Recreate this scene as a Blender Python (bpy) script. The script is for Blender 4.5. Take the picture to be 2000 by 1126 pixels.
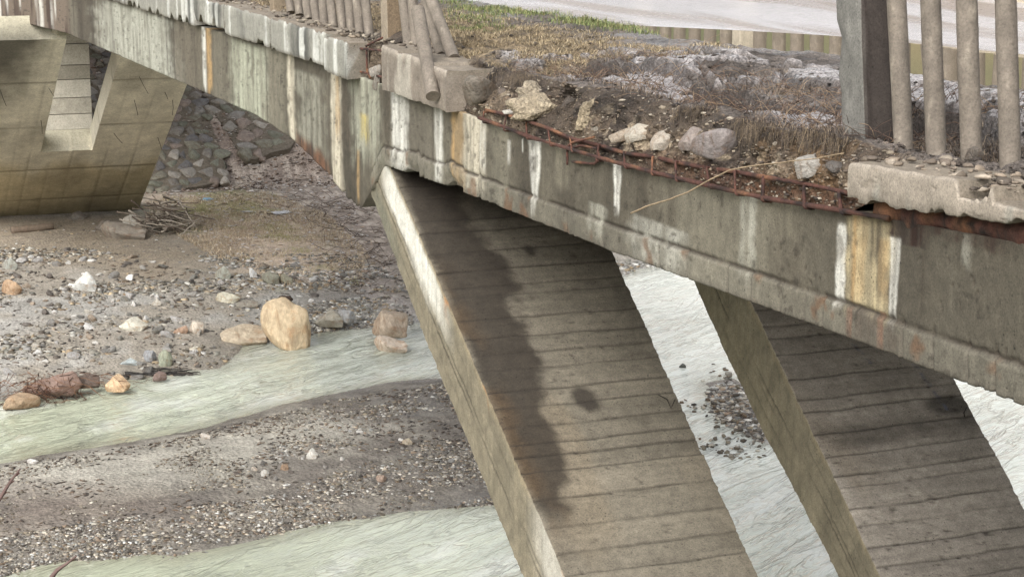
import bpy, bmesh, math, random
import numpy as np
from mathutils import Vector, Matrix, Euler

# ------------------------------------------------------------------ camera, sky, sun, exposure
scene = bpy.context.scene
for o in list(bpy.data.objects):
    bpy.data.objects.remove(o, do_unlink=True)
COL = scene.collection
PITCH, YAW = math.radians(11.652), math.radians(20.334)
CAM = np.array([-6.05, 0.0, 12.0])            # eye on the near bank, 12 m above the river
FPX = 3700.0                                   # focal length in pixels of a 2000 x 1126 survey frame
cd = bpy.data.cameras.new('camera'); cam = bpy.data.objects.new('camera', cd); COL.objects.link(cam)
cam.location = CAM; cam.rotation_euler = (math.pi/2 - PITCH, 0, -YAW)
cd.sensor_width = 36; cd.lens = 36*FPX/2000; cd.clip_start = 0.1; cd.clip_end = 3000
scene.camera = cam

SUN_EL, SUN_AZ = math.radians(40), math.radians(224)     # azimuth clockwise from +Y: behind the viewer and to the left, through cloud
w = bpy.data.worlds.new('World'); scene.world = w; w.use_nodes = True
nt = w.node_tree; bg = nt.nodes['Background']
sky = nt.nodes.new('ShaderNodeTexSky'); sky.sky_type = 'NISHITA'; sky.sun_disc = False
sky.sun_elevation = SUN_EL; sky.sun_rotation = SUN_AZ; sky.air_density = 1.0; sky.dust_density = 4.0; sky.ozone_density = 1.0
hs = nt.nodes.new('ShaderNodeHueSaturation'); hs.inputs['Saturation'].default_value = 0.22   # cloud cover: little blue left
nt.links.new(sky.outputs[0], hs.inputs['Color']); nt.links.new(hs.outputs[0], bg.inputs['Color'])
bg.inputs['Strength'].default_value = 0.15
sl = bpy.data.lights.new('sun', 'SUN'); sl.energy = 1.2; sl.angle = math.radians(50); sl.color = (1.0, 0.98, 0.95)
so = bpy.data.objects.new('sun', sl); COL.objects.link(so)
sd = Vector((math.sin(SUN_AZ)*math.cos(SUN_EL), math.cos(SUN_AZ)*math.cos(SUN_EL), math.sin(SUN_EL)))
so.rotation_euler = sd.to_track_quat('Z', 'Y').to_euler()
scene.view_settings.view_transform = 'Standard'; scene.view_settings.look = 'None'
scene.view_settings.exposure = 1.1; scene.view_settings.gamma = 1.0
scene.render.resolution_x = 1024; scene.render.resolution_y = 576

# ------------------------------------------------------------------ survey helpers: a sight line met with a real plane
Fw = np.array([math.sin(YAW)*math.cos(PITCH), math.cos(YAW)*math.cos(PITCH), -math.sin(PITCH)])
Rt = np.array([math.cos(YAW), -math.sin(YAW), 0.0]); Up = np.cross(Rt, Fw)
def ray(x, y): return Fw + Rt*(x-1000)/FPX - Up*(y-563)/FPX
def onX(x, y, X=0.0):
    r = ray(x, y); return CAM + r*(X-CAM[0])/r[0]
def onZ(x, y, Z=0.0):
    r = ray(x, y); return CAM + r*(Z-CAM[2])/r[2]
def onY(x, y, Y):
    r = ray(x, y); return CAM + r*(Y-CAM[1])/r[1]
def onP(x, y, P0, n):
    r = ray(x, y); n = np.array(n, float); return CAM + r*(((np.array(P0)-CAM)@n)/(r@n))
def dist(P): return float((np.array(P)-CAM)@Fw)
rng = np.random.default_rng(7); random.seed(7)

# ------------------------------------------------------------------ noise
def _h(ix, iy, iz, seed):
    with np.errstate(over='ignore'):
        h = (ix.astype(np.int64)*374761393 + iy.astype(np.int64)*668265263 + iz.astype(np.int64)*1440662683 + seed*97531) & 0xffffffff
        h = h.astype(np.uint32); h = (h ^ (h >> np.uint32(13)))*np.uint32(1274126177); h = h ^ (h >> np.uint32(16))
        h = h*np.uint32(2246822519); h = h ^ (h >> np.uint32(15))
    return h.astype(np.float64)/4294967295.0
def vn(x, y, z=0.0, seed=0):
    flat = np.ndim(z) == 0 and z == 0
    x, y, z = np.broadcast_arrays(np.asarray(x, float), np.asarray(y, float), np.asarray(z, float))
    fx, fy, fz = np.floor(x), np.floor(y), np.floor(z); ux, uy, uz = x-fx, y-fy, z-fz
    ux, uy, uz = [t*t*(3-2*t) for t in (ux, uy, uz)]
    r = 0
    for dx in (0, 1):
        for dy in (0, 1):
            for dz in ((0,) if flat else (0, 1)):
                r = r + _h(fx+dx, fy+dy, fz+dz, seed)*(ux if dx else 1-ux)*(uy if dy else 1-uy)*(1.0 if flat else (uz if dz else 1-uz))
    return r*2-1
def fbm(x, y, z=0.0, o=4, seed=0, g=0.5):
    r = 0; a = 1; s = 0
    for k in range(o):
        f = 2.03**k; r = r + a*vn(np.asarray(x)*f, np.asarray(y)*f, np.asarray(z)*f, seed+k*17); s += a; a *= g
    return r/s
def ss(a, b, x):
    t = np.clip((np.asarray(x, float)-a)/(b-a), 0, 1); return t*t*(3-2*t)
def srgb(*c):
    c = np.array(c, float)/255; return np.where(c <= .04045, c/12.92, ((c+.055)/1.055)**2.4)
def S(*c): return srgb(*c)*0.78
def mixc(A, B, m):
    m = np.asarray(m)[..., None]; return A*(1-m)+np.asarray(B)*m

# ------------------------------------------------------------------ mesh helpers
def mesh(name, V, F, col=None, wet=None, smooth=True):
    V = np.asarray(V, np.float32).reshape(-1, 3); me = bpy.data.meshes.new(name)
    if isinstance(F, np.ndarray): F = [F]
    if isinstance(F[0], np.ndarray):
        li = np.concatenate([f.ravel() for f in F]).astype(np.int32); tot = np.concatenate([np.full(len(f), f.shape[1]) for f in F]); st_ = np.concatenate([[0], np.cumsum(tot)[:-1]]).astype(np.int32)
        me.vertices.add(len(V)); me.vertices.foreach_set('co', V.ravel())
        me.loops.add(len(li)); me.loops.foreach_set('vertex_index', li)
        me.polygons.add(len(tot)); me.polygons.foreach_set('loop_start', st_)
        me.update(calc_edges=True)
    else:
        me.from_pydata(V.tolist(), [], F); me.update()
    if smooth: me.polygons.foreach_set('use_smooth', np.ones(len(me.polygons), bool))
    if col is not None:
        a = me.color_attributes.new('Col', 'FLOAT_COLOR', 'POINT')
        c = np.ones((len(V), 4), np.float32); c[:, :3] = np.clip(col, 0.004, .95); a.data.foreach_set('color', c.ravel())
    if wet is not None:
        a = me.attributes.new('wet', 'FLOAT', 'POINT'); a.data.foreach_set('value', np.asarray(wet, np.float32).ravel())
    return me
def obj(name, me, mat=None, parent=None, label=None, cat=None, group=None, kind=None):
    o = bpy.data.objects.new(name, me); COL.objects.link(o)
    if mat and me is not None and not me.materials: me.materials.append(mat)
    if parent: o.parent = parent
    if label: o['label'] = label
    if cat: o['category'] = cat
    if group: o['group'] = group
    if kind: o['kind'] = kind
    return o
def empty(name, label, cat, loc=(0, 0, 0), group=None):
    o = obj(name, None, label=label, cat=cat, group=group); o.location = loc; o.empty_display_size = .2; return o
def child(name, me, mat, parent):
    o = obj(name, me, mat); o.parent = parent
    o.location = -Vector(parent.location); return o
def grid_faces(nr, nc, closed=False):
    i = np.arange(nr-1)[:, None]; m = nc if closed else nc-1; j = np.arange(m)[None, :]; j2 = (j+1) % nc
    return np.stack([i*nc+j, i*nc+j2, (i+1)*nc+j2, (i+1)*nc+j], -1).reshape(-1, 4)
def tube_data(pts, rad, n=6, cap=True):
    pts = np.asarray(pts, float); m = len(pts); rad = np.broadcast_to(np.asarray(rad, float), (m,))
    t = np.gradient(pts, axis=0); t /= np.linalg.norm(t, axis=1)[:, None]+1e-9
    ref = np.where(np.abs(t[:, 2:3]) > .9, np.array([[1., 0, 0]]), np.array([[0, 0, 1.]]))
    a = np.cross(t, ref); a /= np.linalg.norm(a, axis=1)[:, None]+1e-9; b = np.cross(t, a)
    th = np.arange(n)*2*math.pi/n
    V = pts[:, None]+rad[:, None, None]*(np.cos(th)[None, :, None]*a[:, None]+np.sin(th)[None, :, None]*b[:, None])
    V = V.reshape(-1, 3); F = grid_faces(m, n, True).tolist()
    if cap: F += [list(range(n))[::-1], list(range((m-1)*n, m*n))]
    return V, F
class MB:
    def __init__(s): s.V = []; s.F = []; s.C = []; s.n = 0
    def add(s, V, F, c=(.2, .2, .2)):
        V = np.asarray(V, float); s.V.append(V); s.F += [[i+s.n for i in f] for f in F]; s.n += len(V)
        s.C.append(np.broadcast_to(np.asarray(c, float), (len(V), 3)))
    def tube(s, pts, rad, c=(.2, .2, .2), n=5): V, F = tube_data(pts, rad, n); s.add(V, F, c)
    def mesh(s, name, smooth=True): return mesh(name, np.concatenate(s.V), s.F, np.concatenate(s.C), smooth=smooth)

# ------------------------------------------------------------------ materials
def nodes(name):
    m = bpy.data.materials.new(name); m.use_nodes = True; t = m.node_tree; return m, t, t.nodes['Principled BSDF']
def N(t, typ, **kw):
    n = t.nodes.new(typ)
    for k, v in kw.items():
        if k in n.inputs.keys() if hasattr(n.inputs, 'keys') else False: n.inputs[k].default_value = v
        else: setattr(n, k, v)
    return n
def noise_node(t, scale, detail=4, rough=.6, vec=None, dist=0):
    n = t.nodes.new('ShaderNodeTexNoise'); n.inputs['Scale'].default_value = scale; n.inputs['Detail'].default_value = detail
    n.inputs['Roughness'].default_value = rough; n.inputs['Distortion'].default_value = dist
    if vec is not None: t.links.new(vec, n.inputs['Vector'])
    return n
def maprange(t, src, a, b, c, d):
    n = t.nodes.new('ShaderNodeMapRange'); n.inputs[1].default_value = a; n.inputs[2].default_value = b
    n.inputs[3].default_value = c; n.inputs[4].default_value = d; t.links.new(src, n.inputs[0]); return n.outputs[0]
def mulcol(t, col, fac):
    n = t.nodes.new('ShaderNodeVectorMath'); n.operation = 'SCALE'; t.links.new(col, n.inputs[0]); t.links.new(fac, n.inputs[3]); return n.outputs[0]
def attr_mat(name, s1, s2, var=.35, bump=.3, bdist=.01, rough=.85, wet=False, source='attr', coords='pos', speck=0.0, spec=.35, wetrough=.22, darkpits=0.0, fleck=0.0):
    """colour from the mesh's own colour attribute (or the object's colour), broken up by fine noise, with fine relief"""
    m, t, b = nodes(name); L = t.links
    if coords == 'pos': vec = t.nodes.new('ShaderNodeNewGeometry').outputs['Position']
    else: vec = t.nodes.new('ShaderNodeTexCoord').outputs['Object']
    if source == 'attr':
        a = t.nodes.new('ShaderNodeAttribute'); a.attribute_name = 'Col'; col = a.outputs['Color']
    else:
        hsv = t.nodes.new('ShaderNodeHueSaturation'); hsv.inputs['Saturation'].default_value = .7; L.new(t.nodes.new('ShaderNodeObjectInfo').outputs['Color'], hsv.inputs['Color']); col = hsv.outputs[0]
    n1 = noise_node(t, s1, 5, .65, vec); n2 = noise_node(t, s2, 4, .7, vec)
    f1 = maprange(t, n1.outputs['Fac'], .25, .75, 1-var, 1+var); f2 = maprange(t, n2.outputs['Fac'], .25, .75, 1-var*.8, 1+var*.8)
    col = mulcol(t, mulcol(t, col, f1), f2)
    h = n2.outputs['Fac']
    if fleck:
        n5 = noise_node(t, s2*1.6, 3, .75, vec); col = mulcol(t, col, maprange(t, n5.outputs['Fac'], .36, .5, 1-fleck, 1.0))
        n6 = noise_node(t, s2*.8, 3, .75, vec); col = mulcol(t, col, maprange(t, n6.outputs['Fac'], .56, .7, 1.0, 1+fleck*.6))
    if darkpits:
        v = t.nodes.new('ShaderNodeTexVoronoi'); v.inputs['Scale'].default_value = darkpits; L.new(vec, v.inputs['Vector'])
        pit = maprange(t, v.outputs['Distance'], .06, .16, 0.25, 1.0)
        n3 = noise_node(t, 2.3, 2, .5, vec); on = maprange(t, n3.outputs['Fac'], .5, .62, 1.0, 0.0)
        mx = t.nodes.new('ShaderNodeMath'); mx.operation = 'MAXIMUM'; L.new(pit, mx.inputs[0]); L.new(on, mx.inputs[1])
        col = mulcol(t, col, mx.outputs[0])
    if source == 'obj':
        n4 = noise_node(t, 1.7, 5, .7, vec, 1.5); mm = t.nodes.new('ShaderNodeMix'); mm.data_type = 'RGBA'; mm.blend_type = 'MULTIPLY'
        L.new(maprange(t, n4.outputs['Fac'], .48, .66, 0, .75), mm.inputs['Factor']); L.new(col, mm.inputs['A']); mm.inputs['B'].default_value = (.62, .42, .27, 1); col = mm.outputs['Result']
    L.new(col, b.inputs['Base Color'])
    if speck:
        v = t.nodes.new('ShaderNodeTexVoronoi'); v.inputs['Scale'].default_value = speck; L.new(vec, v.inputs['Vector'])
        ad = t.nodes.new('ShaderNodeMath'); ad.operation = 'ADD'; L.new(h, ad.inputs[0]); L.new(v.outputs['Distance'], ad.inputs[1]); h = ad.outputs[0]
    bp = t.nodes.new('ShaderNodeBump'); bp.inputs['Strength'].default_value = bump; bp.inputs['Distance'].default_value = bdist
    L.new(h, bp.inputs['Height']); L.new(bp.outputs[0], b.inputs['Normal'])
    b.inputs['Roughness'].default_value = rough; b.inputs['Specular IOR Level'].default_value = spec
    if wet:
        a = t.nodes.new('ShaderNodeAttribute'); a.attribute_name = 'wet'
        ad = t.nodes.new('ShaderNodeMath'); ad.operation = 'MULTIPLY_ADD'; L.new(n1.outputs['Fac'], ad.inputs[0]); ad.inputs[1].default_value = .6
        L.new(a.outputs['Fac'], ad.inputs[2])
        L.new(maprange(t, ad.outputs[0], .45, 1.05, rough, wetrough), b.inputs['Roughness'])
    return m
M_conc = attr_mat('concrete', 9, 48, .26, .35, .008, .88, darkpits=16, fleck=.34)
M_conc_far = attr_mat('concrete_far', 3, 14, .18, .4, .02, .88, fleck=.22)
M_soil = attr_mat('soil', 9, 42, .45, 1.0, .03, .9, wet=True, speck=30, fleck=.4)
M_ground = attr_mat('river_mud', 3.0, 13, .3, .7, .05, .9, wet=True, speck=11, fleck=.35)
M_stone = attr_mat('stone', 3.5, 14, .3, .7, .04, .75, source='obj', coords='obj')
M_stoneattr = attr_mat('stone_weathered', 6, 28, .25, .5, .02, .75)
M_gravel = attr_mat('gravel', 20, 60, .15, .2, .01, .7)
M_rust = attr_mat('rusty_steel', 25, 90, .5, .8, .006, .85)
M_pipe = attr_mat('cement_pipe', 8, 45, .25, .4, .005, .8, speck=50, fleck=.22)
M_plant = attr_mat('dry_plant', 9, 40, .25, .2, .004, .85)
M_wood = attr_mat('weathered_wood', 12, 60, .3, .6, .008, .85)

def water_mat():
    m, t, b = nodes('river_water'); L = t.links
    g = t.nodes.new('ShaderNodeNewGeometry')
    mp = t.nodes.new('ShaderNodeMapping'); mp.inputs['Rotation'].default_value = (0, 0, math.radians(-34)); L.new(g.outputs['Position'], mp.inputs['Vector'])
    def n(sx, sy, sc, det, d=0.):
        m2 = t.nodes.new('ShaderNodeMapping'); m2.inputs['Scale'].default_value = (sx, sy, 1); L.new(mp.outputs[0], m2.inputs['Vector'])
        return noise_node(t, sc, det, .6, m2.outputs[0], d)
    a = n(.5, 1.5, 1.3, 4, .6); c = n(.5, 1.6, 4.5, 4, .6); e = n(.25, .8, .35, 3, .3)
    r_ = n(.32, 1.7, 1.2, 3, .7)                                    # creases between the wavelets
    k1 = t.nodes.new('ShaderNodeMath'); k1.operation = 'SUBTRACT'; L.new(r_.outputs['Fac'], k1.inputs[0]); k1.inputs[1].default_value = .5
    k2 = t.nodes.new('ShaderNodeMath'); k2.operation = 'ABSOLUTE'; L.new(k1.outputs[0], k2.inputs[0])
    cr = maprange(t, k2.outputs[0], 0, .05, 0, .22)
    ad = t.nodes.new('ShaderNodeMath'); ad.operation = 'MULTIPLY_ADD'; L.new(c.outputs['Fac'], ad.inputs[0]); ad.inputs[1].default_value = .22; L.new(a.outputs['Fac'], ad.inputs[2])
    ad2 = t.nodes.new('ShaderNodeMath'); ad2.operation = 'ADD'; L.new(ad.outputs[0], ad2.inputs[0]); L.new(cr, ad2.inputs[1])
    bp = t.nodes.new('ShaderNodeBump'); bp.inputs['Distance'].default_value = .24; e2 = n(.3, .9, .28, 3, .6); L.new(maprange(t, e2.outputs['Fac'], .38, .62, .55, 1.0), bp.inputs['Strength'])
    L.new(ad2.outputs[0], bp.inputs['Height']); L.new(bp.outputs[0], b.inputs['Normal'])
    at = t.nodes.new('ShaderNodeAttribute'); at.attribute_name = 'Col'
    col = mulcol(t, at.outputs['Color'], maprange(t, e.outputs['Fac'], .3, .7, .78, 1.12))
    L.new(col, b.inputs['Base Color']); b.inputs['Roughness'].default_value = .06; b.inputs['IOR'].default_value = 1.45
    b.inputs['Specular IOR Level'].default_value = .5
    return m
M_water = water_mat()

# ------------------------------------------------------------------ rocks
def ico(sub):
    bm = bmesh.new(); bmesh.ops.create_icosphere(bm, subdivisions=sub, radius=1)
    V = np.array([v.co[:] for v in bm.verts]); F = np.array([[v.index for v in f.verts] for f in bm.faces]); bm.free(); return V, F
ICO = {k: ico(k) for k in (1, 2, 3, 4)}
def rock(seed, sub=3, p=12, planes=12, rough=.05, dims=(1, 1, 1)):
    r = np.random.default_rng(seed); V, F = ICO[sub]; n = r.normal(size=(planes, 3)); n /= np.linalg.norm(n, axis=1)[:, None]
    n = np.concatenate([n, -n[:3]+.35*r.normal(size=(3, 3))]); n /= np.linalg.norm(n, axis=1)[:, None]; d = r.uniform(.55, 1.0, len(n)); n = np.concatenate([n, [[0, 0, -1.]]]); d = np.append(d, .42)
    q = np.clip(V@n.T, 0, None)/d; rad = ((q**p).sum(1)+.72**p)**(-1/p)
    rad = rad*(1+rough*fbm(V[:, 0]*2.2+seed, V[:, 1]*2.2, V[:, 2]*2.2, 4, seed)*1.6)
    P = V*rad[:, None]; P -= (P.max(0)+P.min(0))/2; P /= (P.max(0)-P.min(0)); return P*np.array(dims), F

# ------------------------------------------------------------------ plan of the river, from sight lines on the water plane
def W(pts, z=0.0): return np.array([onZ(x, y, z)[:2] for x, y in pts])
def in_poly(x, y, P):
    r = np.zeros(np.shape(x), bool); n = len(P)
    for i in range(n):
        x1, y1 = P[i]; x2, y2 = P[(i+1) % n]
        c = ((y1 > y) != (y2 > y)) & (x < (x2-x1)*(y-y1)/(y2-y1+1e-12)+x1); r ^= c
    return r
def sdist(x, y, P):
    d = np.full(np.shape(x), 1e9); n = len(P)
    for i in range(n):
        a = P[i]; b = P[(i+1) % n]; e = b-a; L = (e@e)+1e-9
        t = np.clip(((x-a[0])*e[0]+(y-a[1])*e[1])/L, 0, 1)
        d = np.minimum(d, np.hypot(x-a[0]-t*e[0], y-a[1]-t*e[1]))
    return np.where(in_poly(x, y, P), d, -d)
bar_px = [(-260, 1160), (0, 1122), (140, 1094), (280, 1077), (340, 1084), (430, 1062), (560, 1035), (675, 1012), (800, 995), (960, 984), (1080, 968), (1190, 930), (1235, 860), (1230, 790), (1190, 745), (1100, 728), (960, 735), (850, 738), (740, 748), (640, 772), (520, 798), (400, 832), (300, 852), (100, 882), (0, 905), (-260, 960)]
BAR = W(bar_px); ISL = W([(1384, 748), (1428, 738), (1480, 762), (1570, 822), (1580, 866), (1500, 858), (1440, 828), (1396, 790)])
far_px = [(-300, 800), (-60, 790), (30, 772), (150, 752), (260, 740), (340, 724), (420, 716), (452, 694), (480, 672), (560, 668), (610, 650), (700, 640), (800, 636), (870, 622), (1000, 585), (1120, 556), (1215, 536), (1290, 516), (1500, 470)]
FE = W(far_px)
FARB = np.concatenate([[[-60, FE[0, 1]-4]], FE, [[60, FE[-1, 1]+6], [120, 70], [300, 90], [300, 400], [-300, 400], [-300, FE[0, 1]-4]]])
POOL = W([(560, 560), (620, 545), (760, 555), (800, 600), (700, 606), (600, 600)], .25)
def ground(x, y):
    x = np.asarray(x, float); y = np.asarray(y, float)
    sb = np.maximum(sdist(x, y, BAR), sdist(x, y, ISL)); sf = sdist(x, y, FARB)
    wob = .35*fbm(x*.8, y*.8, 0, 3, 3)
    sb = sb+wob*.7; sf = sf+wob
    bar = np.where(sb > 0, .30*(1-np.exp(-np.maximum(sb, 0)/2.2)), -.5*(1-np.exp(np.minimum(sb, 0)/1.6)))
    far = np.where(sf > 0, .42*(1-np.exp(-np.maximum(sf, 0)/2.5))+.018*np.clip(sf, 0, 30), -.6*(1-np.exp(np.minimum(sf, 0)/1.0)))
    h = np.maximum(bar, far)
    h = h+ss(-.3, 1.0, np.maximum(sb, sf))*(.05*fbm(x*1.3, y*1.3, 0, 4, 11)+.018*fbm(x*6, y*6, 0, 3, 12))
    rise = np.clip(y-73.0-.6*fbm(x*.3, y*.2, 0, 3, 5), 0, 14.5)
    h = h+.60*rise*ss(0, 2.5, rise)
    # near bank under the viewer
    s = 14.0-y+1.2*fbm(x*.2, y*.2, 0, 2, 8)
    h = np.maximum(h, np.clip(s*.74, -.6, 10.2))
    # valley sides far away
    r = np.hypot(x, y-30); h = h+ss(105, 250, r)*44*(1+.35*fbm(x*.006, y*.006, 0, 3, 21))
    return h
def gpos(px, py):
    P = onZ(px, py, .3)
    for _ in range(6): P = onZ(px, py, float(ground(P[0], P[1])))
    return P

# ------------------------------------------------------------------ terrain sheet
ang = np.concatenate([np.linspace(-180, -10, 26)[:-1], np.linspace(-10, 2, 14)[:-1], np.linspace(2, 38.5, 470), np.linspace(38.5, 55, 16)[1:], np.linspace(55, 180, 20)[1:-1]])
rr = np.concatenate([np.linspace(.5, 24, 24)[:-1], 1/np.linspace(1/24., 1/100., 390), np.geomspace(100, 1500, 46)[1:]])
A, Rr = np.meshgrid(np.radians(ang), rr)
TX = CAM[0]+Rr*np.sin(A); TY = CAM[1]+Rr*np.cos(A); TZ = ground(TX, TY)
sb = np.maximum(sdist(TX, TY, BAR), sdist(TX, TY, ISL)); sf = sdist(TX, TY, FARB)
sand = S(188, 183, 170); mud = S(160, 152, 139); dark = S(122, 115, 107); grey = S(180, 177, 170)
c = np.broadcast_to(mud, TX.shape+(3,)).copy()
n1 = fbm(TX*.35, TY*.35, 0, 4, 31); n2 = fbm(TX*1.6, TY*1.6, 0, 4, 32); n3 = fbm(TX*7, TY*7, 0, 3, 33)
c = mixc(c, grey, ss(-.2, .35, n1+.4*n2)*.8)
isbar = ss(-.5, 0, sb)
SANDP = W([(0, 905), (120, 885), (420, 838), (620, 800), (760, 840), (560, 900), (430, 930), (250, 960), (0, 965)], .2)
sp = ss(-1.2, 1.0, sdist(TX, TY, SANDP)+.9*n2)
c = mixc(c, mixc(np.broadcast_to(dark, c.shape), S(146, 139, 128), ss(-.3, .5, n2+.5*n3)), isbar)
c = mixc(c, sand, isbar*sp*.8)
MUDP = W([(0, 935), (200, 955), (330, 975), (340, 1000), (150, 1010), (0, 1030)], .2)
c = mixc(c, S(122, 104, 92), isbar*ss(-1, .8, sdist(TX, TY, MUDP)+.8*n2)*.35)
# grassy foot of the far bank, brown litter slope, damp earth below the far frame
GR = W([(270, 380), (480, 360), (640, 400), (720, 470), (700, 520), (540, 520), (430, 480), (370, 440), (280, 400)], .9)
sg = ss(-1.5, 1.5, sdist(TX, TY, GR)+1.6*n2)
c = mixc(c, mixc(np.broadcast_to(S(226, 205, 182), c.shape), S(176, 172, 122), ss(.05, .5, n1+.7*n2)), sg*.9)
LT = W([(470, 330), (620, 330), (780, 420), (790, 560), (700, 530), (660, 440), (560, 380)], .9)
c = mixc(c, mixc(np.broadcast_to(S(164, 150, 138), c.shape), S(212, 198, 184), ss(-.1, .6, n2+n3)), ss(-1.5, 1., sdist(TX, TY, LT)+1.2*n2)*.9)
c = mixc(c, mixc(np.broadcast_to(S(166, 150, 138), c.shape), S(212, 198, 184), ss(-.2, .5, n2+.6*n3)), ss(72.6, 74.5, TY+.8*n2))
LEGM = W([(-100, 440), (260, 425), (330, 470), (430, 500), (300, 560), (150, 520), (-100, 520)], .6)
c = mixc(c, S(150, 136, 116), ss(-1.5, 1.5, sdist(TX, TY, LEGM)+n2)*.8)
Rv = np.hypot(TX, TY-30)
c = mixc(c, mixc(np.broadcast_to(S(132, 118, 84), c.shape), S(84, 92, 58), ss(-.3, .4, fbm(TX*.03, TY*.03, 0, 4, 40))), ss(85, 130, Rv)*(TY < 500))
c = mixc(c, S(120, 110, 84), (TY < 13)*.9)
edge = np.maximum(sb, sf)
wet = ss(1.3, -.2, edge+.35*n2)*.8
wet = np.maximum(wet, ss(-.6, .6, sdist(TX, TY, POOL)+.8*n2)*.95)
wet = np.maximum(wet, ss(.15, .6, n1+.4*n2)*.55*ss(66, 56, TY))
SH = W([(1330, 690), (1480, 700), (1500, 880), (1400, 900), (1320, 800)]); wet = np.maximum(wet, ss(-.8, .8, sdist(TX, TY, SH))*.9)
wet = wet*(TY > 25)*(TY < 72)
c = c*(1-.28*np.clip(wet, 0, 1)[..., None])*(1+.12*n3[..., None])
c = mixc(c, S(150, 152, 138), ss(.05, -.25, TZ)*.5)
obj('ground', mesh('ground', np.stack([TX, TY, TZ], -1), np.concatenate([grid_faces(len(rr), len(ang))[:, ::-1],
    np.array([[i*len(ang)+len(ang)-1, (i+1)*len(ang)+len(ang)-1, (i+1)*len(ang), i*len(ang)] for i in range(len(rr)-1)])]), c.reshape(-1, 3), wet), M_ground, kind='structure')

# ------------------------------------------------------------------ river
ang = np.concatenate([np.linspace(-60, 2, 14)[:-1], np.linspace(2, 38.5, 250), np.linspace(38.5, 110, 16)[1:]]); rr = np.concatenate([1/np.linspace(1/14., 1/75., 280), np.geomspace(75, 160, 8)[1:]])
A, Rr = np.meshgrid(np.radians(ang), rr); X = CAM[0]+Rr*np.sin(A); Y = CAM[1]+Rr*np.cos(A)
fl = np.array([math.cos(math.radians(34)), math.sin(math.radians(34))]); u = X*fl[0]+Y*fl[1]; v = -X*fl[1]+Y*fl[0]
Z = .06*fbm(u*.6, v*1.5, 0, 4, 61)+.03*fbm(u*2.0, v*4.0, 0, 3, 62)
deep = np.maximum(np.maximum(sdist(X, Y, BAR), sdist(X, Y, ISL)), sdist(X, Y, FARB))
Z = Z*ss(.1, -1.2, deep)-.012
c = np.broadcast_to(S(204, 209, 192), X.shape+(3,)).copy()
c = mixc(c, S(188, 194, 164), ss(6, -4, X)*.7); c = mixc(c, S(228, 231, 221), ss(7, 14, X)*.9)  # greener left, whiter right: differing sky reflection painted into the colour
c = mixc(c, S(236, 238, 230), ss(.12, .5, fbm(u*.5, v*1.4, 3, 4, 63)+.12*ss(0, 8, X))*.55)  # pale streaks of reflected sky painted into the colour
c = mixc(c, S(150, 146, 124), ss(-.9, .1, deep)*.65)
obj('river', mesh('river', np.stack([X, Y, Z], -1), grid_faces(len(rr), len(ang))[:, ::-1], c.reshape(-1, 3)), M_water, kind='structure')

# ================================================================== THE BRIDGE
Z0 = 12.0
def curve(pts): 
    p = np.array(sorted(pts)); return lambda y: np.interp(y, p[:, 0], p[:, 1])
z_top = curve([(-6, 10.3), (6, 10.28), (8.47, 10.18), (10, 10.09), (11.86, 9.96), (13.96, 9.89), (15.93, 9.87), (18.19, 9.92), (20.46, 9.93), (23.1, 9.97), (29, 9.95), (37.6, 9.92), (75, 9.9)])   # top of girder web
z_bot = curve([(-6, 9.35), (8.39, 9.31), (10.31, 9.28), (13.93, 9.18), (18.13, 9.12), (20.38, 9.04), (20.52, 9.0), (21.25, 8.52), (21.45, 8.40), (21.83, 8.37), (23.2, 8.62), (24.87, 8.82), (27.02, 8.91), (32.3, 8.87), (48, 8.72), (56, 8.45), (62, 8.1), (75, 8.1)])
z_deck = curve([(-6, 10.5), (8, 10.47), (10, 10.44), (14, 10.38), (18, 10.35), (20, 10.41), (22.5, 10.38), (30, 10.43), (75, 10.45)])   # top of kerb
bridge = empty('road_bridge', 'decaying grey concrete frame bridge with inclined legs spanning the river', 'bridge', (2.5, 20, 0))

def Yg(x, y=None):
    if y is None: y = np.interp(x, [0, 300, 700, 1200, 2000], [20, 90, 240, 400, 620])
    return onX(x, y, 0)[1]
def sweep(Ys, prof, close_ends=True):
    """prof: array (nY, n, 2) of x,z loops"""
    nY, n, _ = prof.shape
    V = np.concatenate([prof[..., :1], np.broadcast_to(Ys[:, None, None], (nY, n, 1)), prof[..., 1:]], -1)
    return V.reshape(-1, 3), [grid_faces(nY, n, True)]+([np.arange(n)[None], np.arange((nY-1)*n, nY*n)[::-1][None]] if close_ends else [])

# ---- near girder, outer face modelled finely: pour joints, pits, chipped arris, lime streaks
nY = 1350; Ys = 1/np.linspace(1/6.0, 1/90.0, nY); nR = 58
t = np.linspace(0, 1, nR)
YY = np.repeat(Ys[:, None], nR, 1); TT = np.repeat(t[None], nY, 0)
zt = z_top(Ys); zb = z_bot(Ys)
chip = ss(.16, .22, fbm(Ys*3.1, 0, 0, 5, 71, .65))*.03+ss(.2, .26, fbm(Ys*9, 5, 0, 4, 72, .65))*.018
chip = chip*(.12+ss(16.5, 18, Ys)*ss(24, 22, Ys)+.15*ss(.1, .5, fbm(Ys*.8, 3, 0, 2, 78))); zb = zb+chip
ZZ = zt[:, None]+(zb-zt)[:, None]*TT
jl = 1-.21/(zt-zb)[:, None]+0*TT                                  # pour joint near the bottom
jn = np.abs(TT-jl)*(zt-zb)[:, None]
joint = np.exp(-(jn/.016)**2)*ss(-.8, -.1, fbm(YY*4, 0, 0, 3, 73))*(YY < 21)
vj = np.zeros_like(YY)
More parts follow.
